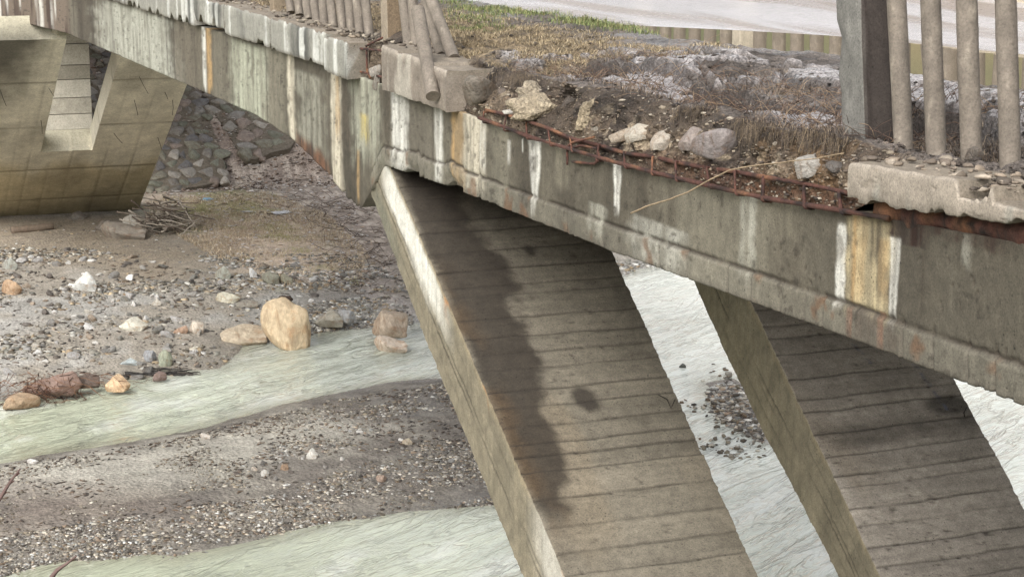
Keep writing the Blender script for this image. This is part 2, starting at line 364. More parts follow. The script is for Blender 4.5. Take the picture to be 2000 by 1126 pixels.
for px in (1110, 1180, 1290, 1345, 1425, 1470, 1530, 1575, 1612, 1770, 1830, 1000, 940, 845, 690, 520, 455, 340, 1895, 1950):
    yv = Yg(px); wv = .006+.0008*yv
    vj = np.maximum(vj, np.exp(-((YY-yv-.02*fbm(0, ZZ*6, px, 2, 3))/wv)**2)*(.8 if px in (340, 520, 690, 845) else ss(.66, .78, TT)))
pits = ss(.52, .75, fbm(YY*24, ZZ*24, 0, 2, 75))*ss(.0, .4, fbm(YY*1.1, ZZ*1.6, 0, 2, 76)+.15)
relief = .007*fbm(YY*2.2, ZZ*2.2, 0, 4, 74)+.004*fbm(YY*14, ZZ*14, 0, 2, 77)
lowband = ss(.0, .03, (TT-jl))*(YY < 21)                     # lower lift stands a little proud
XX = -relief+.018*joint+.02*vj+.012*pits-.014*lowband
XX = XX+chip[:, None]*1.0*ss(.86, 1.0, TT+.06*fbm(YY*11, TT*6, 0, 3, 79))
# colour
base = np.broadcast_to(S(97, 91, 78), YY.shape+(3,)).copy()
st = fbm(YY*7, ZZ*.55, 0, 4, 80); st2 = fbm(YY*2.0, ZZ*.35, 3, 3, 81); cl = fbm(YY*1.3, ZZ*1.3, 0, 4, 82)
base = mixc(base, S(124, 119, 104), ss(-.05, .45, st2+.3*st)*.6); base = mixc(base, S(66, 60, 50), ss(.05, .5, -st2+.35*st)*.75)
base = base*(1+.22*st*ss(45, 20, YY)+.20*cl+.14*fbm(YY*9, ZZ*9, 0, 3, 83))[..., None]
base = mixc(base, S(84, 79, 68), ss(Yg(1480), Yg(1860), YY)*.65*ss(-.6, .3, cl+.4))
def stain(x0, x1, y0, y1, colr, k=1.0, fade=.25, ragged=.25, taper=0.0, m=None):
    """a run of lime or rust between two stations, from height to height"""
    global base
    xm = (x0+x1)/2; Ya, Yb = Yg(x1, (y0+y1)/2), Yg(x0, (y0+y1)/2); cY = (Ya+Yb)/2; hw = (Yb-Ya)/2
    za = onX(xm, y0, 0)[2]; zc = onX(xm, y1, 0)[2]
    i0, i1 = np.searchsorted(Ys, [cY-hw*2.2, cY+hw*2.2]); i1 = max(i1, i0+1); Yl, Zl = YY[i0:i1], ZZ[i0:i1]
    q = np.clip((za-Zl)/(za-zc+1e-6), -1, 2)
    half = hw*(1-taper*np.clip(q, 0, 1)); wob = hw*ragged*fbm(Yl*.3, Zl*4.5, xm, 3, int(xm))
    a = ss(1.3, .62, np.abs(Yl-cY+wob)/half+.25*fbm(Yl*3, Zl*9, xm, 3, 4))*ss(-.06, .02, q)*ss(1.05, 1-fade, q+.18*fbm(Yl*9, Zl*.8, 1, 2, int(xm)+5))
    a = a*(.45+.6*ss(-.35, .3, fbm(Yl*16, Zl*.9, xm, 3, int(xm)+9)))*(1-.55*ss(.15, .45, fbm(Yl*7, Zl*6, xm, 4, int(xm)+3)))
    base[i0:i1] = mixc(base[i0:i1], colr, np.clip(a*k, 0, 1))
WHT, CRM, OCH, PALE, RST, DRK, YEL = S(226, 224, 214), S(206, 197, 176), S(176, 146, 102), S(172, 170, 156), S(112, 66, 42), S(66, 58, 48), S(190, 172, 104)
for a in [(150, 205, 0, 90, DRK, .5), (195, 340, 22, 170, S(182, 182, 168), .9, .05, .3), (340, 395, 40, 190, S(112, 104, 90), .75), (395, 403, 55, 180, WHT, .95, .1), (403, 414, 55, 180, OCH, .9, .1),
          (414, 452, 70, 200, S(116, 110, 96), .7), (455, 522, 90, 250, S(178, 180, 160), .9, .05, .3), (524, 560, 100, 260, S(132, 126, 110), .6), (562, 576, 104, 280, CRM, 1, .1),
          (580, 640, 150, 300, S(168, 166, 150), .6, .1, .6), (628, 648, 130, 330, DRK, .6, .2, .2), (647, 668, 140, 390, CRM, 1, .05), (655, 664, 140, 290, OCH, .6), (668, 686, 150, 300, S(84, 76, 64), .8),
          (688, 745, 150, 330, S(170, 170, 152), .85, .2, .2), (704, 720, 225, 285, YEL, .8, .4), (697, 702, 295, 390, OCH, .9, .1), (742, 764, 165, 320, DRK, .55), (766, 797, 175, 338, WHT, 1, .04), (800, 848, 195, 340, S(112, 106, 94), .7),
          (850, 866, 208, 365, WHT, .9, .1), (867, 880, 215, 360, S(110, 104, 90), .6), (881, 904, 215, 372, OCH, .95, .1), (905, 950, 225, 385, CRM, .85, .2, .15), (938, 949, 235, 340, WHT, .8, .3), (905, 912, 330, 385, OCH, .6),
          (991, 996, 275, 330, WHT, .95, .4), (1019, 1022, 270, 300, WHT, .7), (1032, 1056, 262, 420, WHT, 1, .25, .2, .6), (1085, 1112, 280, 380, S(142, 136, 118), .5), (1197, 1213, 312, 425, WHT, 1, .25, .2, .5),
          (1165, 1178, 400, 470, PALE, .5), (1240, 1345, 440, 560, S(176, 174, 162), .75, .02, .5), (1150, 1185, 400, 460, PALE, .6, .2, .6), (1444, 1476, 380, 560, PALE, .8, .45, .2), (1500, 1560, 395, 470, S(120, 114, 98), .5),
          (1632, 1650, 440, 615, WHT, .85, .15), (1652, 1738, 425, 618, S(202, 186, 148), .9, .1, .1), (1664, 1690, 425, 600, OCH, .85, .2), (1700, 1722, 430, 520, DRK, .7, .4), (1715, 1736, 470, 600, OCH, .6), (1737, 1756, 465, 625, WHT, .9, .15, .15, .2),
          (1640, 1762, 606, 720, S(62, 46, 36), .85, .02, .4), (1655, 1665, 600, 700, RST, .8), (1716, 1730, 610, 700, RST, .9), (1880, 1900, 460, 530, PALE, .5), (1800, 1806, 480, 640, DRK, .6), (1738, 1812, 425, 474, S(50, 33, 26), 1.0, .05, .5), (1812, 1990, 440, 486, S(60, 42, 34), .7, .2, .3),
          (576, 650, 255, 350, S(122, 76, 50), .0)]:
    stain(*a)
# rust band along the lower arris, top left end stained by leaking joint
rb = ss(.80, .93, TT+.05*fbm(YY*5, 0, 0, 3, 91))*ss(Yg(655), Yg(630), YY)*ss(Yg(570), Yg(585), YY)
base = mixc(base, mixc(np.broadcast_to(S(112, 78, 56), base.shape), S(60, 44, 36), ss(-.3, .3, fbm(YY*12, ZZ*2, 0, 3, 92))), rb*.95)
le = ss(Yg(142, 40), Yg(128, 40), YY)
sp = fbm(YY*.9, ZZ*.4, 0, 3, 93)
base = mixc(base, mixc(mixc(np.broadcast_to(S(122, 108, 94), base.shape), S(70, 52, 42), ss(-.05, .2, sp)), WHT, ss(.1, .3, fbm(YY*1.3, ZZ*.3, 9, 3, 94))), le*.9)
base = mixc(base, DRK, ss(.92, 1, TT)*.5*(YY < 22)); base = mixc(base, S(70, 63, 54), np.clip(joint*1.0+vj*.85+pits*.7, 0, 1))
base = mixc(base, S(150, 146, 132), lowband*.25); base = mixc(base, S(110, 82, 60), ss(.2, .5, fbm(YY*5, ZZ*5, 2, 4, 95))*lowband*.7); base = mixc(base, S(52, 46, 39), ss(.3, .5, fbm(YY*10, ZZ*10, 4, 4, 96, .65))*.55)
# loop: front face down, soffit, back face
prof = np.zeros((nY, nR+4, 2)); prof[:, :nR, 0] = XX; prof[:, :nR, 1] = ZZ
prof[:, nR] = np.stack([np.full(nY, .5), zb], -1); prof[:, nR+1] = np.stack([np.full(nY, 2.0), zb], -1)
prof[:, nR+2] = np.stack([np.full(nY, 2.0), zt-.05], -1); prof[:, nR+3] = np.stack([np.full(nY, .5), zt-.02], -1)
V, F = sweep(Ys, prof); cc = np.concatenate([base, np.broadcast_to(S(104, 98, 86), (nY, 4, 3))], 1)
me = mesh('girder', V, F, cc.reshape(-1, 3)); 
child('girder', me, M_conc, bridge)
# inner girder, deck slab
def box_sweep(name, x0, x1, ztf, zbf, Ys, colr, mat=M_conc):
    p = np.zeros((len(Ys), 4, 2)); p[:, 0] = np.stack([np.full(len(Ys), x0), ztf(Ys)], -1); p[:, 1] = np.stack([np.full(len(Ys), x0), zbf(Ys)], -1)
    p[:, 2] = np.stack([np.full(len(Ys), x1), zbf(Ys)], -1); p[:, 3] = np.stack([np.full(len(Ys), x1), ztf(Ys)], -1)
    V, F = sweep(Ys, p); return child(name, mesh(name, V, F, np.broadcast_to(colr, (len(V), 3)), smooth=False), mat, bridge)
Yc = np.linspace(-5, 74, 160)
box_sweep('inner_girder', 3.15, 5.1, lambda y: z_top(y)-.1, z_bot, Yc, S(118, 112, 98))
box_sweep('deck_slab', 1.2, 8.9, lambda y: z_top(y)+.02, lambda y: z_top(y)-.22, Yc, S(110, 105, 92))

# ---- inclined legs at the near end
ZU = lambda y: Z0-3.08+.5675*(y-20.11)
def leg_mesh(name, xl, xr, y_hi, y_lo, th, darkband, spots, tint, seed):
    """upper face with board marks, both side faces, underside; xl, xr: functions of y"""
    nx = 56; ys = np.concatenate([np.linspace(y_hi, 13.0, 680), np.linspace(13.0, y_lo, 40)[1:]]); ny = len(ys); u = np.linspace(0, 1, nx)
    Yv = np.repeat(ys[:, None], nx, 1); Uv = np.repeat(u[None], ny, 0); Xv = xl(Yv)+(xr(Yv)-xl(Yv))*Uv
    r = np.random.default_rng(seed)
    # boards run across the face
    pos = [y_hi]
    while pos[-1] > y_lo: pos.append(pos[-1]-r.uniform(.13, .34))
    pos = np.array(pos); line = np.zeros_like(Yv); lev = np.zeros_like(Yv); tone = np.zeros_like(Yv); cut = Yv+.03*fbm(Xv*1.1, Yv*.5, 0, 2, seed)+.008*fbm(Xv*7, Yv*2, 0, 3, seed+1)
    for k, p in enumerate(pos):
        strength = r.choice([.6, .8, 1.0, 1.0]); brk = ss(-.55, -.1, fbm(Xv*2.3, p, 0, 3, seed+k))
        d = cut-p; line = np.maximum(line, np.exp(-(d/.0105)**2)*strength*(.5+.5*brk))
        tone = np.where(d < 0, r.uniform(-1, 1), tone); lev = np.where(d < 0, r.uniform(-1, 1)*.007, lev)
    grain = fbm(Xv*1.2, Yv*22, 0, 3, seed+3); rough = fbm(Xv*4, Yv*4, 0, 4, seed+4); big = fbm(Xv*.9, Yv*.9, 0, 3, seed+5)
    pit = ss(.5, .72, fbm(Xv*26, Yv*26, 0, 2, seed+6))*ss(-.1, .4, big+.2)
    d = lev-.014*line+.004*grain+.006*rough-.012*pit
    nrm = np.array([0, -.5675, 1])/math.hypot(1, .5675)
    P = np.stack([Xv, Yv, ZU(Yv)], -1)+d[..., None]*nrm
    c = np.broadcast_to(tint, P.shape).copy()*(1+.10*tone+.16*grain+.16*rough+.12*big)[..., None]
    c = mixc(c, S(134, 118, 94), ss(.1, .5, fbm(Xv*1.6, Yv*.5, 4, 3, seed+7))*.3)
    c = darkband(c, Xv, Yv, Uv)
    for (sx, sy, rx, ry, k) in spots:
        q = onP(sx, sy, (0, 20.11, Z0-3.08), (0, -.5675, 1)); e = np.hypot((Xv-q[0])/rx, (Yv-q[1])/ry)+.45*fbm(Xv*9, Yv*9, sx, 4, 5, .65); c = mixc(c, S(52, 46, 40), ss(1.15, .6, e)*k)
    c = mixc(c, S(52, 46, 39), np.clip(line*.75+pit*.6, 0, 1))
    # ragged arrises
    er = .03*fbm(Yv[:, :1]*5, 0, 0, 4, seed+8)
    P[:, 0, 0] += np.abs(er[:, 0])*.8; P[:, 0, 2] -= np.abs(er[:, 0])*.7; P[:, -1, 0] -= np.abs(fbm(ys*6, 1, 0, 4, seed+9))*.03
    # sides
    ns = 34; s = np.linspace(0, 1, ns)
    def side(Pe, sgn, sd):
        zl = Pe[:, 2]-th(ys); Zs = Pe[:, 2:3]+(zl-Pe[:, 2])[:, None]*s[None]; Ysd = np.repeat(Pe[:, 1:2], ns, 1); Xs = np.repeat(Pe[:, :1], ns, 1)
        q = s[None]+.012*fbm(ys[:, None]*.8, 0, sd, 2, 6); gl = np.zeros_like(Zs)
        for k in (.26, .52, .60, .8): gl = np.maximum(gl, np.exp(-((q-k)/.012)**2)*ss(-.3, .2, fbm(ys[:, None]*1.1, k*9, sd, 2, 8)))
        Xs = Xs+sgn*(.008*fbm(Ysd*3, Zs*3, 0, 4, sd)-.012*gl); 
        cs = np.broadcast_to(S(136, 127, 107), Xs.shape+(3,)).copy()*(1+.2*fbm(Ysd*4, Zs*4, 0, 4, sd+1)+.14*fbm(Ysd*1.2, Zs*1.2, 0, 3, sd+2))[..., None]
        cs = mixc(cs, S(110, 103, 86), ss(.0, .45, fbm(Ysd*1.4-Zs*1.4, (Ysd+Zs)*5, 0, 3, sd+3))*.5)
        cs = mixc(cs, S(60, 54, 44), gl*.8); cs = mixc(cs, S(196, 176, 140), ss(.12, .0, s[None]+.05*fbm(ys[:, None]*6, 0, 0, 3, 4))*.35)
        return np.stack([Xs, Ysd, Zs], -1), cs
    L, cL = side(P[:, 0], -1, seed+20); Rg, cR = side(P[:, -1], 1, seed+30)
    return P, c, L, cL, Rg, cR, ys
def build_leg(name, args, left_paint=None):
    P, c, L, cL, Rg, cR, ys = leg_mesh(name, *args)
    if left_paint: cL = left_paint(cL, L)
    ny, nx = P.shape[:2]; ns = L.shape[1]
    # one loop per station: upper face left->right, right side down, left side up
    ring = np.concatenate([P, Rg[:, 1:], L[:, ::-1][:, :-1]], 1); col = np.concatenate([c, cR[:, 1:], cL[:, ::-1][:, :-1]], 1); n = ring.shape[1]
    F = [grid_faces(ny, n, True), np.arange(n)[None], np.arange((ny-1)*n, ny*n)[::-1][None]]
    me = mesh(name, ring.reshape(-1, 3), F, col.reshape(-1, 3)); me.set_sharp_from_angle(angle=math.radians(50))
    return child(name, me, M_conc, bridge)
PA0, PAn = (0, 20.11, Z0-3.08), (0, -.5675, 1)
def on_leg(x, y): return onP(x, y, PA0, PAn)
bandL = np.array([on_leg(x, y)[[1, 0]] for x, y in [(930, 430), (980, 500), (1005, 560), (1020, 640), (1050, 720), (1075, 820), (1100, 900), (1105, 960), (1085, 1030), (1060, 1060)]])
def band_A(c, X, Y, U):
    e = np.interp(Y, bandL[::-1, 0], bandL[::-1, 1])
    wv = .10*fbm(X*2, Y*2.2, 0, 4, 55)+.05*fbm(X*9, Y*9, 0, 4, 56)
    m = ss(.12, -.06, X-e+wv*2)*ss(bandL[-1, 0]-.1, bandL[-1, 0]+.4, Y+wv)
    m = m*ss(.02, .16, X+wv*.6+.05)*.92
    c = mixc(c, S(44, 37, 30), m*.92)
    c = mixc(c, S(92, 72, 48), ss(.35, .05, X+wv)*ss(14.8, 16, Y)*ss(19.2, 18, Y)*.5*ss(-.4, .3, fbm(X*5, Y*3, 0, 3, 58)))
    c = mixc(c, S(58, 50, 42), ss(18.9, 20.2, Y+.5*X-.45+wv*3)*.65)
    return mixc(c, S(196, 186, 160), ss(.06, -.04, X+.05*wv)*ss(15.2, 14.7, Y)*.7)
def paint_A(c, L):
    Y = L[..., 1]; q = np.linspace(0, 1, L.shape[1])[None]
    k = ss(20.9, 20.3, Y)*ss(18.0, 18.9, Y)*ss(.02, .12, q)*ss(.62, .40, q+.12*fbm(Y*2, q*5, 0, 3, 5)); c = mixc(c, S(224, 221, 210), k*.9)
    k = ss(16.1, 15.4, Y)*ss(.75, .3, q+.2*fbm(Y*3, q*4, 0, 3, 7)); c = mixc(c, S(206, 202, 190), k*.7)
    k = ss(.35, .6, fbm(Y*2.4, q*3, 0, 3, 9))*ss(.3, .0, q); c = mixc(c, S(176, 118, 62), k*.7)
    k = ss(21.6, 20.6, Y)*ss(19.6, 20.6, Y)*ss(.55, .8, q); c = mixc(c, S(112, 112, 98), k*.7)
    return c
LEGA = build_leg('leg', (lambda y: .02+0*y, lambda y: np.interp(y, [6, 14.7, 18.6, 22], [1.6, 1.83, 2.09, 2.2]), 21.9, 4.0, lambda y: np.interp(y, [4, 16, 19.4, 21.4, 22], [1.0, .98, 1.02, .86, .8]), band_A,
    [(1145, 780, .15, .2, .85), (1035, 490, .07, .09, .8), (1120, 500, .03, .03, .6)], S(124, 117, 103), 101), paint_A)
def band_B(c, X, Y, U):
    wv = fbm(X*1.6, Y*2.4, 0, 4, 65)
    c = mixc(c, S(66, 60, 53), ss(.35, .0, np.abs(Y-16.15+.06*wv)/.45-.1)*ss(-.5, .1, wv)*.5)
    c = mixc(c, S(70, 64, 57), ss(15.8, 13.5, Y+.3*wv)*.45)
    q = on_leg(1850, 790); c = mixc(c, S(50, 46, 42), ss(1.1, .5, np.hypot((X-q[0])/.3, (Y-q[1])/.14)+.4*wv)*.7)
    for x0, y0, x1, y1 in [(1665, 670, 1700, 710), (1785, 710, 1850, 800)]:            # faint blue paint runs
        a, b = on_leg(x0, y0), on_leg(x1, y1); tt = np.clip((Y-a[1])/(b[1]-a[1]), 0, 1); k = np.exp(-((X-(a[0]+(b[0]-a[0])*tt)+.02*wv)/.018)**2)*(Y < a[1])*(Y > b[1]); c = mixc(c, S(112, 118, 142), k*.6*ss(-.3, .2, fbm(X*20, Y*20, 0, 2, 4)))
    return c
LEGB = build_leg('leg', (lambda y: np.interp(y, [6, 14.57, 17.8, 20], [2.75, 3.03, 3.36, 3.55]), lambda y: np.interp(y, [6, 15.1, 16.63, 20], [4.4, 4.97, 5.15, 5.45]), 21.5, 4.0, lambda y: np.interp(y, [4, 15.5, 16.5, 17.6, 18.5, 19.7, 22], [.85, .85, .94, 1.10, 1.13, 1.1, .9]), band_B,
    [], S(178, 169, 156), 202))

# ---- far frame: inclined wall with an opening, seen through the main span
FP0, FPn = (0, 59.01, Z0-5.71), (0, .532, 1)
ZF = lambda y: Z0-5.71-.532*(y-59.01)
def on_far(x, y): return onP(x, y, FP0, FPn)
def far_panel(name, x0, x1, ya, yb, seed, parent=bridge):
    """a piece of the inclined wall between stations; 1 m thick"""
    nx, ny = max(int((x1-x0)*16), 6), max(int((yb-ya)*10), 6); xs = np.linspace(x0, x1, nx); ys = np.linspace(ya, yb, ny); X, Y = np.meshgrid(xs, ys)
    jn = np.zeros_like(X)
    for p in FJ: jn = np.maximum(jn, np.exp(-((Y-p-.03*fbm(X, p, 0, 2, 3))/.05)**2))
    for p in FV: jn = np.maximum(jn, np.exp(-((X-p-.03*fbm(Y*.4, p, 0, 2, 3))/.022)**2)*.6)
    n_ = fbm(X*1.2, Y*.6, 0, 4, 301); n2 = fbm(X*3, Y*2, 0, 4, 302); ph = fbm(X*.7, Y*.35, 0, 3, 303)
    d = -.03*jn+.012*n2
    c = np.broadcast_to(srgb(212, 206, 186)*.95, X.shape+(3,)).copy()*(1+.14*n_+.16*n2+.1*ph)[..., None]
    c = mixc(c, S(204, 188, 146), ss(64.2, 66.0, Y+1.0*n_)*.7); c = mixc(c, S(184, 170, 136), ss(67.2, 69.5, Y+.7*n_)*.7)
    c = mixc(c, S(120, 112, 96), ss(.1, .5, fbm(X*.9, Y*.5, 5, 3, 305))*.35)
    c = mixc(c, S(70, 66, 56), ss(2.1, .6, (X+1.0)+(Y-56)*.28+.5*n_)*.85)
    c = mixc(c, S(48, 46, 38), ss(69.1, 69.9, Y+.3*n2)*.8); c = mixc(c, S(92, 84, 64), jn*.6)  # shade along the wall's foot painted into the colour
    up = np.array([0, .4697, .883])
    P = np.stack([X, Y, ZF(Y)], -1)-d[..., None]*up
    B = np.stack([X, Y, ZF(Y)], -1)+.75*up
    V = np.concatenate([P.reshape(-1, 3), B.reshape(-1, 3)]); n = nx*ny; F = grid_faces(ny, nx).tolist(); F += [[i+n for i in f[::-1]] for f in F]
    for i in range(ny-1): F += [[i*nx, i*nx+n, (i+1)*nx+n, (i+1)*nx], [i*nx+nx-1, (i+1)*nx+nx-1, (i+1)*nx+nx-1+n, i*nx+nx-1+n]]
    for j in range(nx-1): F += [[j, j+1, j+1+n, j+n], [(ny-1)*nx+j, (ny-1)*nx+j+n, (ny-1)*nx+j+1+n, (ny-1)*nx+j+1]]
    C = np.concatenate([c.reshape(-1, 3), np.broadcast_to(S(190, 184, 162), (n, 3))])
    me = mesh(name, V, F, C); me.set_sharp_from_angle(angle=math.radians(40)); return me
FJ = [on_far(0, y)[1] for y in (165, 252, 336, 393)]; FV = [.35, .62, 3.15, 4.1, 1.35, 2.05, .1]
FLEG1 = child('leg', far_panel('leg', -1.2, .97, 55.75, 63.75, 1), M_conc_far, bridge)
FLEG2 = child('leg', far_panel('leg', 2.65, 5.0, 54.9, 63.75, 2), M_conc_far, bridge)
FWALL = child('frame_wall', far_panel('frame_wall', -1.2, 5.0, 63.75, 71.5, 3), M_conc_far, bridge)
def box_mesh(name, lo, hi, colr, bev=.02, seed=0, rough=0.0, sub=0):
    bm = bmesh.new(); bmesh.ops.create_cube(bm, size=1)
    for v in bm.verts: v.co = [lo[i]+(hi[i]-lo[i])*(v.co[i]+.5) for i in range(3)]
    if bev: bmesh.ops.bevel(bm, geom=bm.edges[:], offset=bev, segments=2, affect='EDGES', profile=.6)
    if sub: bmesh.ops.subdivide_edges(bm, edges=bm.edges[:], cuts=sub, use_grid_fill=True)
    bm.normal_update(); V = np.array([v.co[:] for v in bm.verts]); Nn = np.array([v.normal[:] for v in bm.verts])
    if rough: V = V+Nn*(rough*fbm(V[:, 0]*5, V[:, 1]*5, V[:, 2]*5, 4, seed))[:, None]
    F = [[v.index for v in f.verts] for f in bm.faces]; bm.free()
    C = np.broadcast_to(colr, (len(V), 3))*(1+.18*fbm(V[:, 0]*2, V[:, 1]*2, V[:, 2]*2, 3, seed+1))[:, None]
    me = mesh(name, V, F, C, smooth=bool(sub)); return me
child('cross_beam', box_mesh('cross_beam', (.55, 54.4, 8.22), (4.9, 55.6, 9.75), S(178, 172, 150)), M_conc_far, bridge)
# rear support seen through the opening: lit plank-marked wall
ab = empty('abutment_wall', 'pale plank-marked concrete wall seen through the opening of the far frame', 'wall', (1.0, 75, 4))
zz = 0.6
k = 0
while zz < 9.6:
    hgt = [.62, .7, .55, .8, .6][k % 5]
    child('board_mark', box_mesh('board_mark', (-.6, 74.0-.02*(k % 3), zz), (onY(176, 150, 74)[0], 75.0, zz+hgt-.025), S(*[(198, 192, 176), (188, 182, 166), (206, 200, 184), (170, 164, 148)][k % 4]), .012, k), M_conc_far, ab); zz += hgt; k += 1
# wire ends sticking out of the far wall and the near leg
def wire(pts, r, parent, c=S(48, 42, 36)):
    m = MB(); m.tube(pts, r, c, 4); return obj('tie_wire', m.mesh('tie_wire'), M_rust, parent)
for x, y, dx, dy in [(272, 150, 14, 25), (262, 195, 4, 22), (222, 260, 14, 12), (337, 195, -4, 22), (308, 268, 5, 18), (95, 172, 8, 8), (0, 175, 10, 24), (80, 235, 0, 18), (322, 180, 2, 6)]:
    p0 = on_far(x, y); p1 = on_far(x+dx*.4, y+dy*.5)-np.array([0, .25, .05]); p2 = on_far(x+dx, y+dy)-np.array([0, .3, .1]); wire([p0, p1, p2], .008, FWALL if p0[1] > 63.75 else (FLEG1 if p0[0] < 1.8 else FLEG2))
q = [on_leg(1285, 770), on_leg(1300, 785), on_leg(1308, 803), on_leg(1316, 785)]; wire([q[0]]+[p+np.array([0, -.03, .04]) for p in q[1:]], .006, LEGA)
q = [on_leg(1888, 795), on_leg(1880, 810), on_leg(1882, 818)]; wire([q[0]]+[p+np.array([0, -.02, .03]) for p in q[1:]], .006, LEGB)

# ---- kerb beams along the deck edge
def kerb(name, Ya, Yb, zt, zb, x0, x1, colfn, seed, chipb=.05, chipt=.03, n=None):
    n = n or max(int(abs(1/Ya-1/Yb)*9000), 30); Ys = 1/np.linspace(1/Ya, 1/Yb, n); nF = 22
    v = np.linspace(0, 1, nF); cb = ss(.08, .16, fbm(Ys*4, seed, 0, 5, seed, .65))*chipb*.7+.012*fbm(Ys*16, seed, 0, 3, seed); ct = ss(.1, .18, fbm(Ys*3.3, seed, 4, 5, seed+1, .65))*chipt*.8+.01*fbm(Ys*19, seed, 0, 3, seed+5)
    ztop = zt(Ys)-ct; zbt = zb(Ys)+cb
    Zf = ztop[:, None]+(zbt-ztop)[:, None]*v[None]; Yf = np.repeat(Ys[:, None], nF, 1)
    rnd = .014*(np.exp(-v/.05)+.6*np.exp(-(1-v)/.05))
    Xf = x0+rnd[None]+.006*fbm(Yf*4, Zf*6, seed, 4, seed+2)+.010*ss(.25, .4, fbm(Yf*7, Zf*7, seed, 4, seed+3, .65))
    tx = np.linspace(x0+.025, x1, 12)[::-1]
    Zt = ztop[:, None]+.02*fbm(Ys[:, None]*6, tx[None]*6, 0, 3, seed+4)
    prof = np.zeros((n, nF+12+1, 2)); prof[:, :nF, 0] = Xf; prof[:, :nF, 1] = Zf; prof[:, nF] = np.stack([np.full(n, x1), zbt+.02], -1)
    prof[:, nF+1:, 0] = tx[None]; prof[:, nF+1:, 1] = Zt
    V, F = sweep(Ys, prof); C = colfn(Yf, Zf, v[None]); Ct = np.broadcast_to(S(132, 122, 108), (n, 13, 3))*(1+.25*fbm(Ys[:, None]*5, np.arange(13)[None]*.5, 0, 3, 9))[..., None]
    me = mesh(name, V, F, np.concatenate([C, Ct], 1).reshape(-1, 3)); me.set_sharp_from_angle(angle=math.radians(60)); return child(name, me, M_conc, bridge)
def kcol_far(Y, Z, v):
    s = fbm(Y*4.2, Z*.5, 0, 4, 401); c = np.broadcast_to(S(150, 148, 138), Y.shape+(3,)).copy()
    c = mixc(c, S(74, 74, 70), ss(-.15, .3, fbm(Y*1.1, Z*.3, 0, 3, 402)+.3*s)*.85); c = mixc(c, S(216, 216, 208), ss(.15, .5, s)*.85)
    return mixc(c, S(96, 86, 72), ss(.88, 1, v+.05*s)*.6)*(1+.15*fbm(Y*3, Z*3, 0, 3, 403))[..., None]
def kcol_mid(Y, Z, v):
    s = fbm(Y*6, Z*.6, 0, 4, 405); c = np.broadcast_to(S(136, 126, 114), Y.shape+(3,)).copy()*(1+.2*s+.12*fbm(Y*3, Z*3, 0, 3, 406))[..., None]
    return mixc(mixc(c, S(176, 166, 152), ss(.2, .02, v+.1*s)*.7), S(190, 184, 170), ss(.25, .5, fbm(Y*3.3, Z*.8, 2, 3, 407))*.6)
def kcol_near(Y, Z, v):
    s = fbm(Y*8, Z*1.2, 0, 4, 408); c = np.broadcast_to(S(160, 150, 136), Y.shape+(3,)).copy()*(1+.2*s+.14*fbm(Y*5, Z*5, 0, 4, 409))[..., None]
    return mixc(mixc(c, S(120, 112, 100), ss(.5, .9, v+.15*s)*.5), S(150, 150, 140), ss(.2, .5, s)*.5)
yk = lambda x, y: onX(x, y, -.1)[1]
kt = lambda y: z_deck(y); kb = lambda y: z_top(y)+.0
kerb('kerb_beam', yk(639, 95), yk(532, 70), kt, lambda y: kb(y)+.012, -.12, .42, kcol_far, 41)
kerb('kerb_beam', yk(530, 68), yk(441, 40), kt, lambda y: kb(y)+.03, -.12, .42, kcol_far, 42, .09)
kerb('kerb_beam', yk(439, 36), yk(382, 25), kt, lambda y: kb(y)+.10, -.12, .42, kcol_far, 43, .16)
kerb('kerb_beam', yk(380, 24), 88, kt, lambda y: kb(y)+.02, -.12, .42, kcol_far, 44, .14)
kerb('kerb_beam', yk(688, 115), yk(643, 100), lambda y: kt(y)-.03, lambda y: kb(y)-.03, -.17, .10, kcol_far, 45, .03)
kerb('kerb_beam', yk(878, 172), yk(752, 125), kt, lambda y: kb(y)+.0, -.14, .42, kcol_mid, 46, .01, .03)
zk4t = curve([(5, 10.55), (8.35, 10.49), (10.03, 10.42), (10.2, 10.38)]); zk4b = curve([(5, 10.42), (8.29, 10.31), (10.02, 10.18), (10.2, 10.16)])
kerb('kerb_beam', 5.2, yk(1664, 360), zk4t, zk4b, -.13, .30, kcol_near, 47, .04, .12, 260)
# corroded edge below the near kerb
def rust_col(P, seed=0):
    n_ = fbm(P[:, 0]*14, P[:, 1]*14, P[:, 2]*14, 4, seed); m_ = fbm(P[:, 0]*5, P[:, 1]*5, P[:, 2]*5, 3, seed+2)
    c = np.broadcast_to(S(92, 60, 50), (len(P), 3)); c = mixc(c, S(46, 36, 33), ss(-.1, .4, n_)); return mixc(c, S(146, 104, 74), ss(.15, .5, m_)*.7)
n = 200; Ys = np.linspace(5.2, 9.98, n); a = np.linspace(0, 2*math.pi, 13)[:-1]
zc = (zk4b(Ys)+z_top(Ys))/2+.0; hh = (zk4b(Ys)-z_top(Ys))/2+.03+.04*fbm(Ys*5, 0, 0, 4, 5, .65)+.05*np.exp(-((Ys-onX(1772, 440, 0)[1])/.2)**2)
prof = np.stack([.10+.11*np.cos(a)[None]*(1+.35*fbm(Ys[:, None]*6, a[None], 0, 3, 6)), zc[:, None]+hh[:, None]*np.sin(a)[None]*(1+.25*fbm(Ys[:, None]*7, a[None]*2, 3, 3, 7))], -1)
V, F = sweep(Ys, prof); child('corroded_edge', mesh('corroded_edge', V, F, rust_col(V, 3)), M_rust, bridge)

